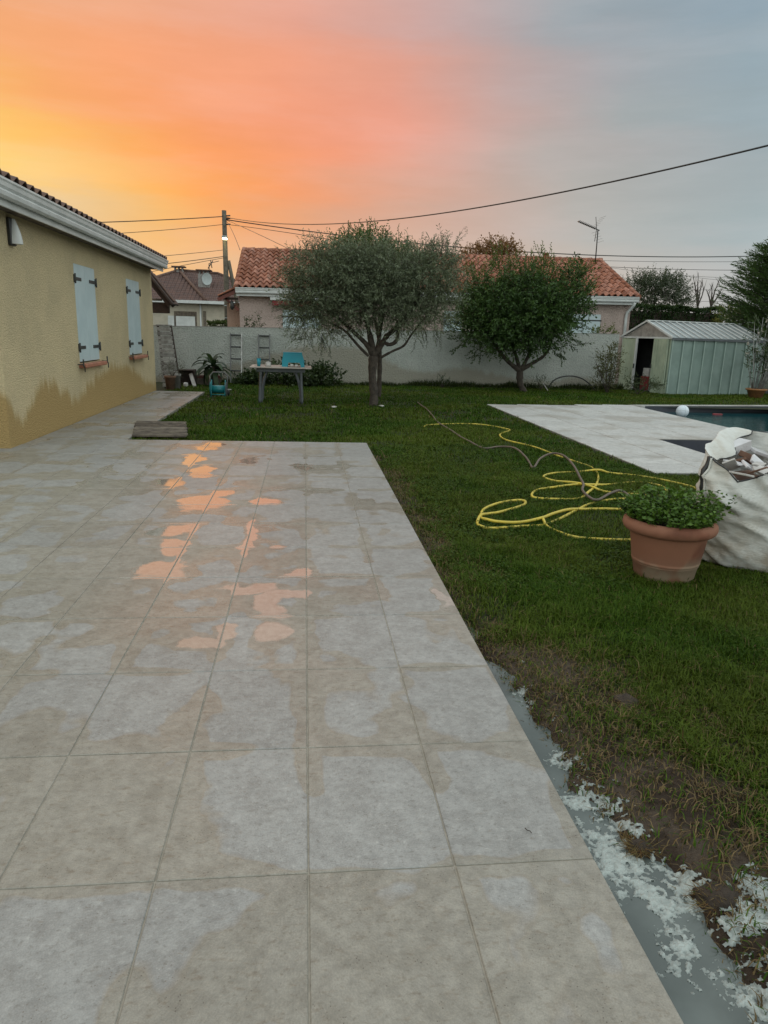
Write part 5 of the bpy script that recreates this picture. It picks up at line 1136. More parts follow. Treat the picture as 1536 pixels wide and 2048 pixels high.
# climber between wall and shed, weeds in front of the shed
bush(1215, 778, 18.3, [(1217, 730, 0, .28, .33), (1212, 755, 0, .26, .3), (1225, 710, 0, .2, .25), (1205, 768, 0, .22, .2)], 'scrambling leafy plant in the gap between wall and shed', (.06, .07, .025), (.15, .15, .06), 330, 7, .22, .055, .03, 'climbing_plant', stems=7)
wd_ = bush(1214, 778, 18.1, [(1190, 720, 0, .03, .1), (1232, 715, 0, .03, .1), (1212, 700, 0, .03, .1)], 'thin dry flower stalks rising beside the climbing plant', (.03, .035, .02), (.07, .07, .04), 14, 4, .18, .04, .02, 'flower_stalks', stems=6)
bush(1275, 782, 17.7, [(1262, 768, 0, .25, .18), (1290, 772, 0, .35, .12), (1310, 774, 0, .2, .1)], 'low weeds growing at the shed doorstep', (.03, .05, .02), (.08, .10, .04), 130, 7, .2, .05, .022, 'weeds')
bush(1082, 778, 18.7, [(1082, 770, 0, .3, .12), (1075, 762, 0, .2, .12)], 'small weeds at the wall foot right of the rounded tree', (.03, .045, .02), (.07, .09, .035), 50, 6, .2, .05, .02, 'weeds')
bush(885, 770, 18.5, [(885, 765, 0, .15, .14)], 'tiny weed tuft at the wall foot left of the rounded tree', (.02, .04, .015), (.06, .08, .03), 26, 6, .15, .06, .02, 'weeds')
# bushes at the wall behind the table
for px, lobs, lb in ((585, [(560, 752, 0, .35, .28), (590, 750, 0, .4, .3), (545, 764, -.2, .3, .2), (610, 762, -.2, .35, .22)], 'dark leafy bush at the wall seen under the table'),
                     (640, [(625, 755, 0, .3, .25), (645, 750, 0, .32, .26), (665, 752, 0, .25, .22), (640, 765, -.2, .4, .18)], 'leafy vine like bush at the wall right of the table'),
                     (500, [(495, 765, 0, .25, .12), (512, 762, 0, .25, .14)], 'low leafy plants at the foot of the two ladders')):
    bush(px, 776, 18.0, lobs, lb, (.016, .035, .012), (.06, .09, .025), 230, 6, .2, .085, .065, 'bush', stems=6)
# narrow weedy strip along the wall foot
n = 5000; x = RNG.uniform(-3, 9.5, n); y = wallY(x)-RNG.uniform(.02, .22, n); z = GZ+0*x; D = RNG.normal(0, .35, (n, 3))+np.array([0, -.1, 1]); u = RNG.random((n, 1))
o = lmesh('wall_foot_grass', np.stack([x, y, z], 1), D, RNG.uniform(.06, .22, n)*(.4+fbm(x*1.5, y, 2)), .014, np.array([.02, .04, .012])*(1-u)+np.array([.075, .09, .03])*u, M['grass']); tag(o, 'long uncut grass along the foot of the garden wall', 'grass', kind='stuff')

# ------------------------------------------------------------------ corner by the panel: big leaf plant, pots, boards
bp = np.array([-2.33, 17.2, GZ])
pl = empty('broad_leaf_plant', tuple(bp), 'dark big leaf plant with drooping strap leaves before the wall', 'plant')
MB().tube([bp, bp+np.array([.02, 0, .5])], [.07, .05], 8).build('stem', M['bark'], pl)
for k in range(34):
    a = 2*math.pi*k/34*5.3+rnd.uniform(-.3, .3); l = rnd.uniform(.45, .8); el0 = rnd.uniform(.2, 1.35) if k < 22 else rnd.uniform(-.5, .3); st = bp+np.array([0, 0, rnd.uniform(.35, .62)]); pth = []; p_ = st.copy(); e_ = el0
    for i in range(7): pth.append(p_.copy()); p_ = p_+np.array([math.cos(a)*math.cos(e_), math.sin(a)*math.cos(e_)*.7, math.sin(e_)])*l/6; e_ -= .30
    pth = np.array(pth); w = .125*np.sin(np.linspace(.25, math.pi-.05, 7)); sdv = np.array([-math.sin(a), math.cos(a), 0])
    V = np.concatenate([pth-sdv*w[:, None]/2, pth-np.array([0, 0, .018]), pth+sdv*w[:, None]/2]); Fq = [(r*7+i, r*7+i+1, (r+1)*7+i+1, (r+1)*7+i) for r in range(2) for i in range(6)]
    u = rnd.random(); put('leaf', npmesh('leaf', V-bp, np.array(Fq), M['leaf'], True, np.tile(np.array([.016, .034, .016])*(1-u)+np.array([.045, .075, .03])*u, (21, 1))), pl)
def flowerpot(c, r, h, mat, label, name='flower_pot'):
    root = empty(name, tuple(c), label, 'flower pot')
    MB().lathe(tuple(c), [(.001, .005), (r*.72, .005), (r*.95, h*.85), (r*1.06, h*.85), (r*1.08, h), (r*.95, h), (r*.9, h*.88), (.001, h*.87)], 24).build('bowl', mat, root)
    MB().lathe((c[0], c[1], c[2]+h*.875), [(.001, .01), (r*.89, 0)], 18).build('earth', M['soil'], root); return root
M['clay_pot'] = pm('dull_clay_pot', (.22, .125, .085), (.15, .09, .06), .85, 10, 50, .3, .003)
c = atz(341, 783, GZ); c[1] = 15.75; c[0] = float(aty(341, 775, 15.75)[0]); c[2] = GZ; flowerpot(c, .125, .34, M['clay_pot'], 'plain clay pot with a wispy plant beside the slatted panel')
bush(343, 760, 15.75, [(345, 748, 0, .16, .16), (352, 742, 0, .18, .12), (338, 740, 0, .1, .14)], 'wispy grey plant growing in the clay pot', (.05, .055, .04), (.11, .12, .08), 70, 8, .2, .05, .008, 'rosemary', base=.24, stems=5)
c = aty(353, 775, 16.2); c[2] = GZ; flowerpot(c, .11, .36, M['concrete'], 'narrow grey pot behind the clay pot')
def brd(name, a, e, w, h, mat, label, cat): MB().beam(a, e, w, h, (0, 0, 1) if abs(e[2]-a[2]) < .8*np.linalg.norm(np.array(e)-np.array(a)) else (0, 1, 0)).thing(name, mat, tuple(a), label, cat)
c = aty(370, 765, 17.2); cr = empty('wooden_crate', (c[0], 17.2, GZ), 'dark wooden crate lying open on its side in the wall corner', 'crate')
for zz in (GZ+.02, GZ+.40): MB().bbox((c[0], 17.2, zz), (.26, .18, .014), .004).build('side', M['wood_dark'], cr)
for xx in (-.26, .26): MB().bbox((c[0]+xx, 17.2, GZ+.21), (.014, .18, .176), .004).build('side', M['wood_dark'], cr)
MB().bbox((c[0], 17.37, GZ+.21), (.24, .01, .176), .004).build('bottom', M['wood_dark'], cr)
a = aty(390, 780, 16.9); e = aty(381, 747, 17.1); a[2] = GZ; brd('board', tuple(a), tuple(e), .09, .02, M['pale'], 'pale board leaning against the crate', 'board')
for k in range(3):
    xa, xb = aty(393, 770, 17.6)[0], aty(440, 770, 17.6)[0]; brd('timber', (xa, 17.6, GZ+.05+.082*k), (xb+.03*k, 17.62, GZ+.05+.082*k), .10, .08, M['wood_red'] if k == 2 else M['wood_plank'], ['lowest timber of the stack behind the hose reel', 'middle timber of the stack behind the hose reel', 'topmost reddish timber of the stack behind the hose reel'][k], 'timber')
c = aty(371, 760, 16.8); b = MB(); b.bbox((c[0], 16.8, GZ+.06), (.05, .07, .055), .02); b.thing('stone', M['pale'], (c[0], 16.8, GZ), 'small pale block in front of the crate', 'stone')
# ladders
def ladder(xa, xb, zt, lean, rl, rr, label, nr_=5):
    y0 = wallY(xa)-lean; y1 = wallY(xa)-.03; root = empty('ladder', ((xa+xb)/2, y0, GZ), label, 'ladder', 'ladders leaning on the garden wall')
    for x, mt in ((xa, rl), (xb, rr)): MB().beam((x, y0, GZ), (x, y1, zt), .032, .045, (0, 1, 0)).build('rail', mt, root)
    for k in range(nr_): f = 1-.03-k*.235; MB().tube([(xa, y0+(y1-y0)*f, GZ+(zt-GZ)*f), (xb, y0+(y1-y0)*f, GZ+(zt-GZ)*f)], .02, 8).build('rung', M['iron'], root)
ladder(-1.99, -1.70, 1.27, .32, M['grey_rail'], M['alu'], 'ladder with one bright rail, nearer the big leaf plant', 5)
ladder(-1.25, -.96, 1.27, .32, M['grey_rail'], M['grey_rail'], 'ladder with dull rails behind the table', 5)
# hose reel
hr = np.array([-1.86, 14.3, GZ]); rl_ = empty('hose_reel', tuple(hr), 'teal hose reel cart with grey looped handle at the end of the path', 'hose reel')
for s in (-1, 1):
    x = hr[0]+s*.145
    MB().tube([(x, 14.12, GZ), (x, 14.22, .14), (x, 14.30, .32)], .013, 6).build('frame', M['teal'], rl_)
    MB().tube([(x, 14.50, GZ+.06), (x, 14.32, .16)], .013, 6).build('frame', M['teal'], rl_)
    MB().tube([(x*1+s*.012, 14.30, .13), (x+s*.03, 14.30, .13)], .15, 18).build('flange', M['teal'] if s < 0 else M['tableleg'], rl_)
    MB().tube([(x+s*.03, 14.5, GZ+.075), (x+s*.065, 14.5, GZ+.075)], .075, 14).build('wheel', M['black'], rl_)
MB().tube([(hr[0]-.16, 14.3, .12), (hr[0]+.16, 14.3, .12)], .085, 16).build('drum', M['teal'], rl_)
MB().tube([(hr[0]-.145, 14.12, .02), (hr[0]+.145, 14.12, .02)], .012, 6).build('crossbar', M['teal'], rl_)
MB().tube([(hr[0]-.175, 14.32, .10), (hr[0]-.185, 14.36, .40), (hr[0]-.12, 14.38, .475), (hr[0]+.12, 14.38, .475), (hr[0]+.185, 14.36, .40), (hr[0]+.175, 14.32, .10)], .016, 8).build('handle', M['grey_rail'], rl_)
MB().tube([(hr[0]+.17, 14.3, .12), (hr[0]+.27, 14.28, .12)], .012, 6).build('crank', M['pale'], rl_)
# ------------------------------------------------------------------ table and things on it
tx0, tx1, ty0, ty1, tz = -1.10, .12, 12.95, 13.85, .685
tb = empty('garden_table', ((tx0+tx1)/2, (ty0+ty1)/2, GZ), 'resin garden table with beige top and curved dark grey legs', 'table')
b = MB(); b.bbox(((tx0+tx1)/2, (ty0+ty1)/2, tz-.012), ((tx1-tx0)/2, (ty1-ty0)/2, .014), .01); tp = b.build('table_top', M['tabletop'], tb)
MB().bbox(((tx0+tx1)/2, (ty0+ty1)/2, tz+.0035), ((tx1-tx0)/2-.07, .03, .0018), .001).build('centre_strip', M['tableleg'], tp)
MB().bbox(((tx0+tx1)/2, (ty0+ty1)/2, tz-.065), ((tx1-tx0)/2-.13, (ty1-ty0)/2-.10, .038), .008).build('apron', M['tableleg'], tb)
for sx_ in (0, 1):
    for k, yy in enumerate((13.09, 13.71)):
        xo = -.915 if sx_ == 0 else -.065; xi = -.76 if sx_ == 0 else -.22; d = 1 if sx_ == 0 else -1
        z = np.linspace(GZ-.01, tz-.06, 9); f = (z-GZ)/(tz-GZ)
        b = MB(); pth = [(xo+d*.03*ff, yy, zz) for ff, zz in zip(f, z)]
        b.tube(pth, .027, 8); b.build('leg', M['tableleg'], tb)
        pth = [(xo+d*(.035+.13*max(0, (ff-.25))**1.7*1.9), yy+(.05 if k == 0 else -.05), zz) for ff, zz in zip(f, z)]
        b = MB(); b.tube(pth, .022, 8); b.build('leg_strut', M['tableleg'], tb)
# step stool
sx0, sx1, sy0, sy1, sz = -.475, -.015, 13.18, 13.45, tz
def trap(y, xa, xb, xta, xtb, z0, z1, hole=True):
    b = MB(); th = .012
    hx0, hx1 = (-.345, -.115); hz = z0+.085
    pts_out = [(xa, z0), (xta, z1), (xtb, z1), (xb, z0)]
    poly = [(xa, z0), (xta, z1), (xtb, z1), (xb, z0), (hx1+.03, z0), (hx1, hz), (hx0, hz), (hx0-.01, z0)]
    n = len(poly); V = [(x, y, z) for x, z in poly]+[(x, y+th, z) for x, z in poly]
    F_ = [(0, 1, 6, 7), (1, 2, 5, 6), (2, 3, 4, 5)]; F_ += [tuple(n+i for i in q)[::-1] for q in F_]; F_ += [(i, (i+1) % n, n+(i+1) % n, n+i) for i in range(n)]
    return b.add(V, F_)
stl = empty('step_stool', ((sx0+sx1)/2, (sy0+sy1)/2, tz), 'turquoise plastic step stool standing on the table', 'stool')
trap(sy0, sx0, sx1, sx0+.035, sx1-.055, tz+.002, tz+.275).build('side_panel', M['turquoise'], stl)
trap(sy1-.012, sx0, sx1, sx0+.035, sx1-.055, tz+.002, tz+.275).build('side_panel', M['turquoise'], stl)
MB().bbox(((sx0+sx1)/2-.01, (sy0+sy1)/2, tz+.281), ((sx1-sx0)/2-.04, (sy1-sy0)/2+.005, .008), .006).build('step', M['turquoise'], stl)
for s, (xa, xb) in enumerate(((sx0, sx0+.035), (sx1, sx1-.055))):
    b = MB(); d = .012 if s == 0 else -.012; V = [(xa, sy0+.013, tz+.09), (xb, sy0+.013, tz+.272), (xb, sy1-.013, tz+.272), (xa, sy1-.013, tz+.09)]; V += [(x+d, y, z) for x, y, z in V]
    b.add(V, [(0, 1, 2, 3), (7, 6, 5, 4), (0, 4, 5, 1), (1, 5, 6, 2), (2, 6, 7, 3), (3, 7, 4, 0)]); b.build('end_panel', M['turquoise'], stl)
cu = (-.925, 13.12, tz+.002); root = empty('tumbler', cu, 'turquoise plastic tumbler at the left end of the table', 'cup')
MB().lathe(cu, [(.001, .003), (.032, .0), (.043, .15), (.040, .15), (.030, .008)], 20).build('body', M['turquoise'], root)
MB().lathe(cu, [(.0405, .148), (.044, .148), (.044, .156), (.0405, .156), (.0405, .148)], 20).build('rim', M['turquoise'], root)
cu = (-.74, 13.14, tz+.002); root = empty('jar', cu, 'small grey pot next to the turquoise tumbler', 'jar')
MB().lathe(cu, [(.001, .0), (.05, .0), (.056, .02), (.05, .085), (.045, .085), (.046, .02), (.001, .01)], 18).build('body', M['pale'], root)
MB().lathe((cu[0], cu[1], cu[2]+.07), [(.001, .035), (.02, .03), (.044, .005), (.044, 0)], 14).build('stones', M['concrete'], root)
for cx, s, lb in ((-.27, .04, 'pale pebble in front of the step stool opening, left of two'), (-.185, .033, 'pale pebble in front of the step stool opening, right of two')):
    b = MB(); pr = [(s*math.sin(a), s*.8*(1-math.cos(a))) for a in np.linspace(.01, 3.13, 9)]; b.lathe((cx, 13.13, tz+.002), pr, 14); vv = np.array(b.v); vv += .25*s*(fbm(vv[:, 0]*40, vv[:, 2]*40+vv[:, 1]*30, 2)-.5)[:, None]; vv[:, 2] = np.maximum(vv[:, 2], tz+.002); b.v = [tuple(q) for q in vv]; b.thing('pebble', M['pale'], (cx, 13.13, tz), lb, 'pebble')
for px, py, lb in ((668, 815, 'small white pebble on the lawn left of the olive trunk'), (763, 813, 'flat white pebble on the lawn at the olive trunk')):
    c = atz(px, py, GZ+.02); b = MB(); s = .06; pr = [(s*math.sin(a), s*.35*(1-math.cos(a))) for a in np.linspace(.01, 3.13, 9)]; b.lathe((c[0], c[1], GZ+.01), pr, 14); b.thing('pebble', M['pale'], (c[0], c[1], GZ), lb, 'pebble')
# ------------------------------------------------------------------ deck boards beside the terrace
for k in range(5):
    y = 8.02+k*.20; yl = ['nearest the terrace edge', 'second from the terrace edge', 'third from the terrace edge', 'fourth from the terrace edge', 'farthest from the terrace edge'][k]
    xr = -1.56-.035*k; b = MB(); b.bbox((0, 0, 0), (.345, .082, .014), .004)
    for g in range(5): b.bbox((0, -.064+.032*g, .0145), (.343, .009, .002), .001)
    o = put('deck_board', b.mesh('deck_board', M['wood_plank']), None, (xr-.345, y, GZ+.068+.013*k), (.05, rnd.uniform(-.004, .004), rnd.uniform(-.012, .012))); tag(o, 'grooved brown deck board lying on the grass, '+yl, 'board', 'deck boards in the corner of path and terrace')
for k, xx in enumerate((-2.1, -1.70)):
    MB().bbox((xx, 8.42, GZ+.025), (.03, .45, .03), .004).thing('batten', M['wood_dark'], (xx, 8.42, GZ), ['batten under the deck boards, next to the path', 'batten under the deck boards, on the lawn side'][k], 'batten')
# ------------------------------------------------------------------ hoop at the wall
b = MB(); pts = [aty(px, py, 18.9) for px, py in ((1096, 780), (1100, 768), (1112, 757), (1130, 752), (1148, 752), (1165, 757), (1180, 768), (1191, 781))]; pts = np.array(pts); u = np.linspace(0, 7, 36); pp = np.stack([np.interp(u, range(8), pts[:, k]) for k in range(3)], 1)
for _ in range(4): pp[1:-1] = (pp[:-2]+2*pp[1:-1]+pp[2:])/4
pp[0, 2] = pp[-1, 2] = GZ-.02; b.tube(pp, .018, 8); b.thing('hoop', M['black'], tuple(pp[0]), 'bent black pipe forming a low arch against the garden wall', 'pipe')
a = aty(1096, 782, 18.3); e = aty(1086, 766, 18.6); a[2] = GZ; MB().tube([a, e], .012, 6).thing('stick', M['pale'], tuple(a), 'short pale stick leaning in the weeds by the wall', 'stick')
# ------------------------------------------------------------------ hoses
def zl(x, y): return float(gheight(np.array([x]), np.array([y]))[0])
def hose(pix, r, mat, name, label, lift=.024):
    P = []
    for px, py, *dz in pix:
        c = atz(px, py, GZ+.02); z = zl(c[0], c[1])+lift+(dz[0] if dz else 0); P.append((c[0], c[1], z))
    P = np.array(P); n = len(P)
    def cr(p0, p1, p2, p3, t): return .5*((2*p1)+(-p0+p2)*t+(2*p0-5*p1+4*p2-p3)*t*t+(-p0+3*p1-3*p2+p3)*t**3)
    Q = []
    for i in range(n-1):
        p0, p1, p2, p3 = P[max(i-1, 0)], P[i], P[i+1], P[min(i+2, n-1)]
        for t in np.linspace(0, 1, 7)[:-1]: Q.append(cr(p0, p1, p2, p3, t))
    Q.append(P[-1]); MB().tube(Q, r, 9).thing(name, mat, tuple(Q[0]), label, 'hose')
Zp = lambda l: [(940+x/2.577, 780+y/2.577, *d) for x, y, *d in l]
hose([(848, 854), (858, 850), (905, 848), (950, 849), (985, 853), (1012, 858)]+Zp([(205, 208), (165, 225), (155, 238), (190, 260), (330, 295), (450, 340), (560, 375), (630, 400), (660, 440), (650, 490), (610, 535, .02), (560, 557), (440, 562), (340, 555), (318, 540), (350, 517), (440, 503), (560, 495, .012), (700, 487), (860, 472), (990, 500), (1010, 540), (930, 545), (860, 537), (700, 525), (620, 512, .03), (540, 490, .02), (440, 470), (385, 455), (385, 440), (440, 428), (560, 423), (660, 426, .03), (720, 428), (850, 437), (950, 452), (1050, 480), (1165, 515), (1180, 570), (1050, 610), (940, 618), (830, 620), (700, 613), (600, 617), (510, 630, .02), (430, 655, .03), (370, 680, .03), (260, 697, .02), (150, 692, .02), (80, 675, .015), (55, 655), (75, 615), (150, 585), (240, 570), (283, 575), (278, 592), (230, 612), (150, 632), (100, 640), (55, 658, .02), (38, 685), (60, 705), (120, 712), (270, 705), (370, 698), (460, 665), (570, 610), (640, 580), (760, 563), (900, 570), (1000, 660), (960, 760), (865, 778), (700, 775), (560, 763), (470, 740), (400, 705), (375, 682, .025)]),
     .0125, M['yellow_hose'], 'garden_hose', 'bright yellow garden hose looping over the lawn toward the flower pot')
hose([(835, 805), (843, 812), (854, 820), (866, 834), (876, 846)]+Zp([(-100, 210), (-45, 245), (0, 268), (70, 302), (150, 303, .02), (230, 322, .05), (290, 360, .02), (325, 405), (360, 378, .05), (420, 366, .09), (480, 386, .10), (530, 430, .08), (565, 480, .05), (582, 510, .04), (578, 540, .04), (620, 575, .03), (660, 578, .02), (720, 552, .03), (770, 543, .04), (810, 552, .02), (850, 576), (900, 600)]),
     .0125, M['brown_hose'], 'garden_hose', 'stiff grey brown hose arching across the loops of yellow hose', .03)
# ------------------------------------------------------------------ terracotta pot with herbs
pc = np.array([2.275, 2.50, GZ-.015])
m, t, p = base_mat('terracotta'); P_ = pos(t); n_ = noise(t, P_, 7, 5, .6); n2_ = noise(t, P_, 2.6, 3, .5)
c = mixc(t, smooth(t, n_, .3, .7), (.215, .078, .042), (.15, .056, .031)); c = mixc(t, smooth(t, n2_, .47, .54, 0, .8), c, (.27, .12, .07))
sxz = t.nodes.new('ShaderNodeSeparateXYZ'); t.links.new(P_, sxz.inputs[0]); c = mixc(t, math_(t, 'MULTIPLY', smooth(t, sxz.outputs[2], .16, .03), smooth(t, n2_, .5, .56, 1, .15)), c, (.30, .22, .15))
t.links.new(c, p.inputs['Base Color']); p.inputs['Roughness'].default_value = .8; bump(t, p, noise(t, P_, 60, 4), .25, .004); M['terracotta'] = m
PR = [(.001, .01), (.165, .006), (.172, .0), (.178, .01), (.197, .098), (.202, .1), (.199, .106), (.204, .108), (.2075, .118), (.205, .122), (.208, .128), (.232, .262), (.236, .270), (.262, .275), (.276, .285), (.284, .303), (.280, .325), (.262, .340), (.246, .342), (.238, .335), (.234, .315), (.001, .312)]
PR = [(r_, z_*1.18) for r_, z_ in PR]
pot = empty('terracotta_pot', tuple(pc), 'large terracotta pot with thick rolled rim beside the white rubble bag', 'flower pot')
MB().lathe(tuple(pc), PR, 64).build('bowl', M['terracotta'], pot)
b = MB(); b.lathe((pc[0], pc[1], pc[2]+.372), [(.001, .02), (.12, .016), (.235, .002)], 32); b.build('earth', M['soil'], pot)
hb = empty('herb_plant', (pc[0], pc[1], pc[2]+.377), 'bushy bright green herb filling the large terracotta pot', 'plant')
ns = 300; a = RNG.uniform(0, 6.28, ns); r = .22*np.sqrt(RNG.random(ns)); st = np.stack([pc[0]+r*np.cos(a), pc[1]+r*np.sin(a), np.full(ns, pc[2]+.367)], 1)
en = st.copy(); en[:, 0] += np.cos(a)*r*.35+RNG.normal(0, .03, ns); en[:, 1] += np.sin(a)*r*.35+RNG.normal(0, .03, ns); en[:, 2] += RNG.uniform(.09, .25, ns)*(1.05-.45*(r/.22))
k_ = a < .8; en[k_ & (r > .12)] += np.array([.10, -.02, .02])
b = twigs((st, en), .0022); b.build('stems', M['bark'], hb)['kind'] = 'stuff'
nl = 14; s = np.tile(np.linspace(.3, 1.05, nl), ns); T2 = np.repeat(en-st, nl, 0); P = np.repeat(st, nl, 0)+T2*s[:, None]; aa = RNG.uniform(0, 6.28, len(P)); D = np.stack([np.cos(aa), np.sin(aa), RNG.uniform(-.1, .7, len(P))], 1)
P = P+D*RNG.uniform(0, .012, (len(P), 1)); u = np.clip(np.repeat(RNG.random(ns), nl)*.5+.5*RNG.random(len(P)), 0, 1)[:, None]
lmesh('foliage', P, D, .032*RNG.uniform(.6, 1.3, len(P)), .021, np.array([.035, .085, .010])*(1-u)+np.array([.11, .20, .025])*u, M['leaf'], hb)
# ------------------------------------------------------------------ rubble bag
m, t, p = base_mat('woven_bag'); P_ = pos(t); n_ = noise(t, P_, 3.2, 5, .6); nf = noise(t, P_, 55, 4, .7)
mp = t.nodes.new('ShaderNodeMapping'); t.links.new(P_, mp.inputs[0]); mp.inputs['Rotation'].default_value = (rad(35), rad(20), rad(45)); mp.inputs['Scale'].default_value = (1, 1, 4)
nw = noise(t, mp.outputs[0], 6, 5, .6)
c = mixc(t, smooth(t, n_, .38, .66), (.62, .63, .60), (.50, .47, .41)); c = mixc(t, smooth(t, nf, .55, .75, 0, .25), c, (.36, .31, .25))
sxz = t.nodes.new('ShaderNodeSeparateXYZ'); t.links.new(P_, sxz.inputs[0]); c = mixc(t, math_(t, 'MULTIPLY', smooth(t, sxz.outputs[2], .30, .0), smooth(t, n_, .35, .6)), c, (.33, .27, .20))
t.links.new(c, p.inputs['Base Color']); p.inputs['Roughness'].default_value = .62; p.inputs['Specular IOR Level'].default_value = .3
ck = math_(t, 'ABSOLUTE', math_(t, 'SUBTRACT', noise(t, mp.outputs[0], 9, 4, .55), .5)); ck2 = math_(t, 'ABSOLUTE', math_(t, 'SUBTRACT', noise(t, P_, 17, 3, .5), .5))
bump(t, p, math_(t, 'ADD', math_(t, 'MULTIPLY', ck, 1.2), math_(t, 'ADD', math_(t, 'MULTIPLY', ck2, .5), math_(t, 'MULTIPLY', nf, .08))), .45, .02); M['bag'] = m
bc = np.array([3.20, 2.83, GZ-.01]); rb = rad(-42); NT, NZ = 140, 46
bg = empty('rubble_bag', tuple(bc), 'white woven builder bag full of broken tiles at the right edge', 'bag')
e1 = np.array([math.cos(rb), math.sin(rb), 0]); e2 = np.array([-math.sin(rb), math.cos(rb), 0])
def rimz(t):
    # t=0 along e1 (out of frame, right-near); face toward camera-left is -e2 side (t=-pi/2); left corner t about -3pi/4
    tt = (t+math.pi) % (2*math.pi)-math.pi
    return .72+np.interp(tt, [-math.pi, -2.75, -2.36, -2.15, -1.95, -1.75, -1.57, -.7, 0, .8, 1.57, 2.1, 2.36, 2.7, math.pi], [.09, .06, .02, -.03, -.11, -.07, -.02, .0, .02, .06, .11, .13, .14, .12, .09])
_rc = random.Random(5); CRE = [(_rc.uniform(3.3, 5.2), _rc.uniform(.08, .66), _rc.uniform(-.55, -.05), _rc.choice((-1, 1, 1))*_rc.uniform(.008, .022), _rc.uniform(.012, .03)) for _ in range(34)]
def bagpt(t, f, inner=False):
    t = np.mod(t, 2*math.pi)
    n = 4.5; ct, st_ = np.cos(t), np.sin(t); rr = (np.abs(ct)**n+np.abs(st_)**n)**(-1/n)
    half = np.interp(f, [0, .06, .2, .5, .8, 1], [.36, .44, .475, .47, .445, .44])
    z = f*rimz(t)
    w = .024*np.sin(3.1*t+5*f+3*np.sin(2*t))*np.sin(math.pi*np.clip(f*1.1, 0, 1))+.055*(fbm(t*3.2+z*3.5, z*6-t*1.2, 4)-.5)*np.clip(f*4, .2, 1)
    for k_, (t0, z0, sl_, am_, wd__) in enumerate(CRE): w = w+am_*np.exp(-((z-(z0+sl_*(t-t0)))/wd__)**2)*np.exp(-((t-t0)/.55)**2)
    ridg = np.abs(fbm(t*2.6-f*2.2+4, f*4.5+t*.9, 3)-.5); w = w-.10*np.clip(.10-ridg, 0, .1)
    r = rr*(half+w)-(0.012 if inner else 0)
    if inner: pass
    return bc+e1*(r*ct)[..., None]+e2*(r*st_)[..., None]+np.array([0, 0, 1.])*z[..., None]
tt = np.linspace(0, 2*math.pi, NT, endpoint=False); Tg, Fg = np.meshgrid(tt, np.linspace(0, 1, NZ), indexing='ij')
V = bagpt(Tg, Fg).reshape(-1, 3); Fq = [(i*NZ+j, ((i+1) % NT)*NZ+j, ((i+1) % NT)*NZ+j+1, i*NZ+j+1) for i in range(NT) for j in range(NZ-1)]
body = put('body', npmesh('body', V-bc, np.array(Fq), M['bag'], True), bg)
V2 = bagpt(Tg, .5+.5*Fg, True).reshape(-1, 3); put('lining', npmesh('lining', V2-bc, np.array(Fq)[:, ::-1], M['bag'], True), bg)
MB().tube([bagpt(np.array(t_), np.array(1.)) for t_ in np.linspace(-2.36, 2.2, 90)], .005, 6).build('rim_tape', M['black'], bg)
# the back-left rim is rolled over into the bag
nf_ = 44; tf = np.linspace(2.15, 3.95, nf_); top = bagpt(tf, np.full(nf_, 1.)); out = top-bc; out[:, 2] = 0; out /= np.linalg.norm(out, axis=1, keepdims=True)
amt = np.sin(np.clip((tf-2.15)/1.8, 0, 1)*math.pi)**.55; V = []; nj = 12
for j in range(nj):
    f = j/(nj-1)
    V.append(top+out*((.030*math.sin(min(f*3.6, math.pi))-.13*f**1.4)*amt)[:, None]+np.array([0, 0, 1.])*((.045*math.sin(f*math.pi)-.10*f**1.6)*amt)[:, None]+out*(.012*np.sin(tf*7+f*3)*f)[:, None])
edge = V[-1]; V = np.concatenate(V); put('rolled_rim', npmesh('rolled_rim', V-bc, np.array([(j*nf_+i, j*nf_+i+1, (j+1)*nf_+i+1, (j+1)*nf_+i) for j in range(nj-1) for i in range(nf_-1)]), M['bag'], True), bg)
MB().tube(edge, .005, 6).build('rim_tape', M['black'], bg)
for dt, mt, w in ((0., M['black'], .016), (.045, M['bag'], .008)):
    MB().tube([bagpt(np.array(-2.36+dt-.03*math.sin(f*7)), np.array(f))+np.array([-.004, -.004, 0]) for f in np.linspace(.55, 1.0, 16)], w, 6).build('corner_seam', mt, bg)
MB().lathe((bc[0], bc[1], bc[2]+.60), [(.001, .035), (.2, .02), (.34, -.02), (.43, -.12)], 24).build('rubble_fill', M['tile_back'], bg)
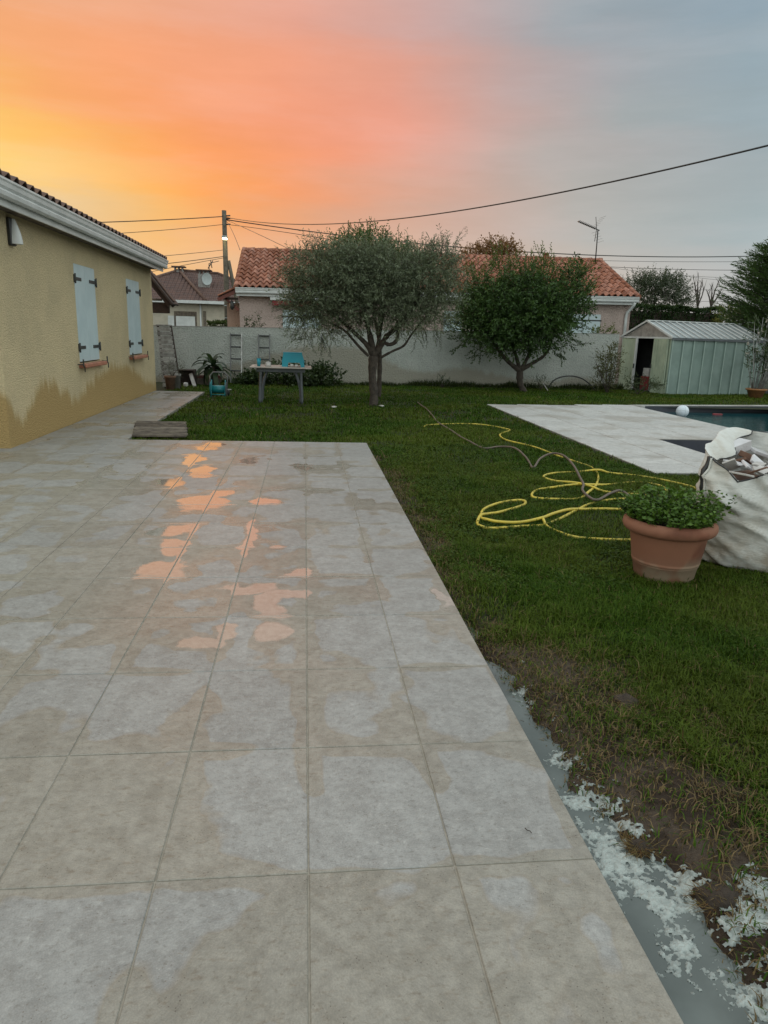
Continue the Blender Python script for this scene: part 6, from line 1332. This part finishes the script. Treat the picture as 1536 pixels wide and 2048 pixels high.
rub = [((1415, 905), .0, (.10, .06, .035), 'white_tile', 'white printed tile box tilted up in the rubble bag', (.5, -.35, .4)), ((1495, 912), .02, (.06, .05, .02), 'tile_back', 'brown broken tile lying flat at the front of the rubble bag', (.3, .2, .8)),
       ((1478, 893), .03, (.075, .012, .05), 'tile_back', 'dark brown tile edge standing behind the white box', (.2, .6, 1.2)), ((1470, 895), .06, (.10, .055, .035), 'white_tile', 'long white carton with print on its side in the rubble bag', (.05, -.28, .25)),
       ((1475, 885), .06, (.05, .04, .03), 'white_tile', 'small white block at the back left of the rubble', (.1, .1, .3)), ((1500, 935), .0, (.06, .04, .008), 'white_tile', 'thin white tile shard at the front rim of the bag', (.5, .5, .2)),
       ((1465, 878), .05, (.06, .03, .03), 'blue', 'dark blue plastic piece at the back of the rubble', (.2, 0, .6)), ((1515, 925), .02, (.05, .05, .01), 'white_tile', 'square white tile shard at the right of the rubble', (.7, -.3, .9)),
       ((1520, 905), .03, (.08, .05, .012), 'white_tile', 'large white tile fragment leaning at the right side of the bag', (.25, .3, .1)), ((1480, 925), .0, (.05, .06, .01), 'tile_back', 'brown tile shard tucked under the white carton', (-.4, .4, .5)),
       ((1450, 900), .02, (.04, .05, .01), 'pale', 'beige tile shard in the left corner of the bag', (.3, -.5, .2))]
for i, ((px, py), dz, h, mt, lb, ro) in enumerate(rub[1:]):
    c = atz(px, py, .62+dz); b = MB(); b.bbox((0, 0, 0), h, .003)
    if i == 2:
        for g in range(6): b.bbox((-.07+.026*g, -h[1]-.0005, rnd.uniform(-.008, .008)), (.008, .0008, .006), .0003)
    o = put('tile_rubble', b.mesh('tile_rubble', M[mt]), None, tuple(c), ro); tag(o, lb, 'rubble', 'broken tiles in the rubble bag')

for i in range(11):
    c = atz(rnd.uniform(1452, 1550), rnd.uniform(896, 942), .655); h = (rnd.uniform(.03, .075), rnd.uniform(.025, .055), .006); mt = rnd.choice(['white_tile', 'white_tile', 'tile_back', 'pale'])
    o = put('tile_shard', MB().bbox((0, 0, 0), h, .002).mesh('tile_shard', M[mt]), None, (c[0], c[1], c[2]-.03+rnd.uniform(-.01, .025)), (rnd.uniform(-.6, .6), rnd.uniform(-.6, .6), rnd.uniform(0, 3.1)))
    tag(o, {'white_tile': 'thin white', 'tile_back': 'thin brown', 'pale': 'thin beige'}[mt]+' tile shard lying loose among the rubble in the bag', 'rubble', 'loose tile shards in the rubble bag')
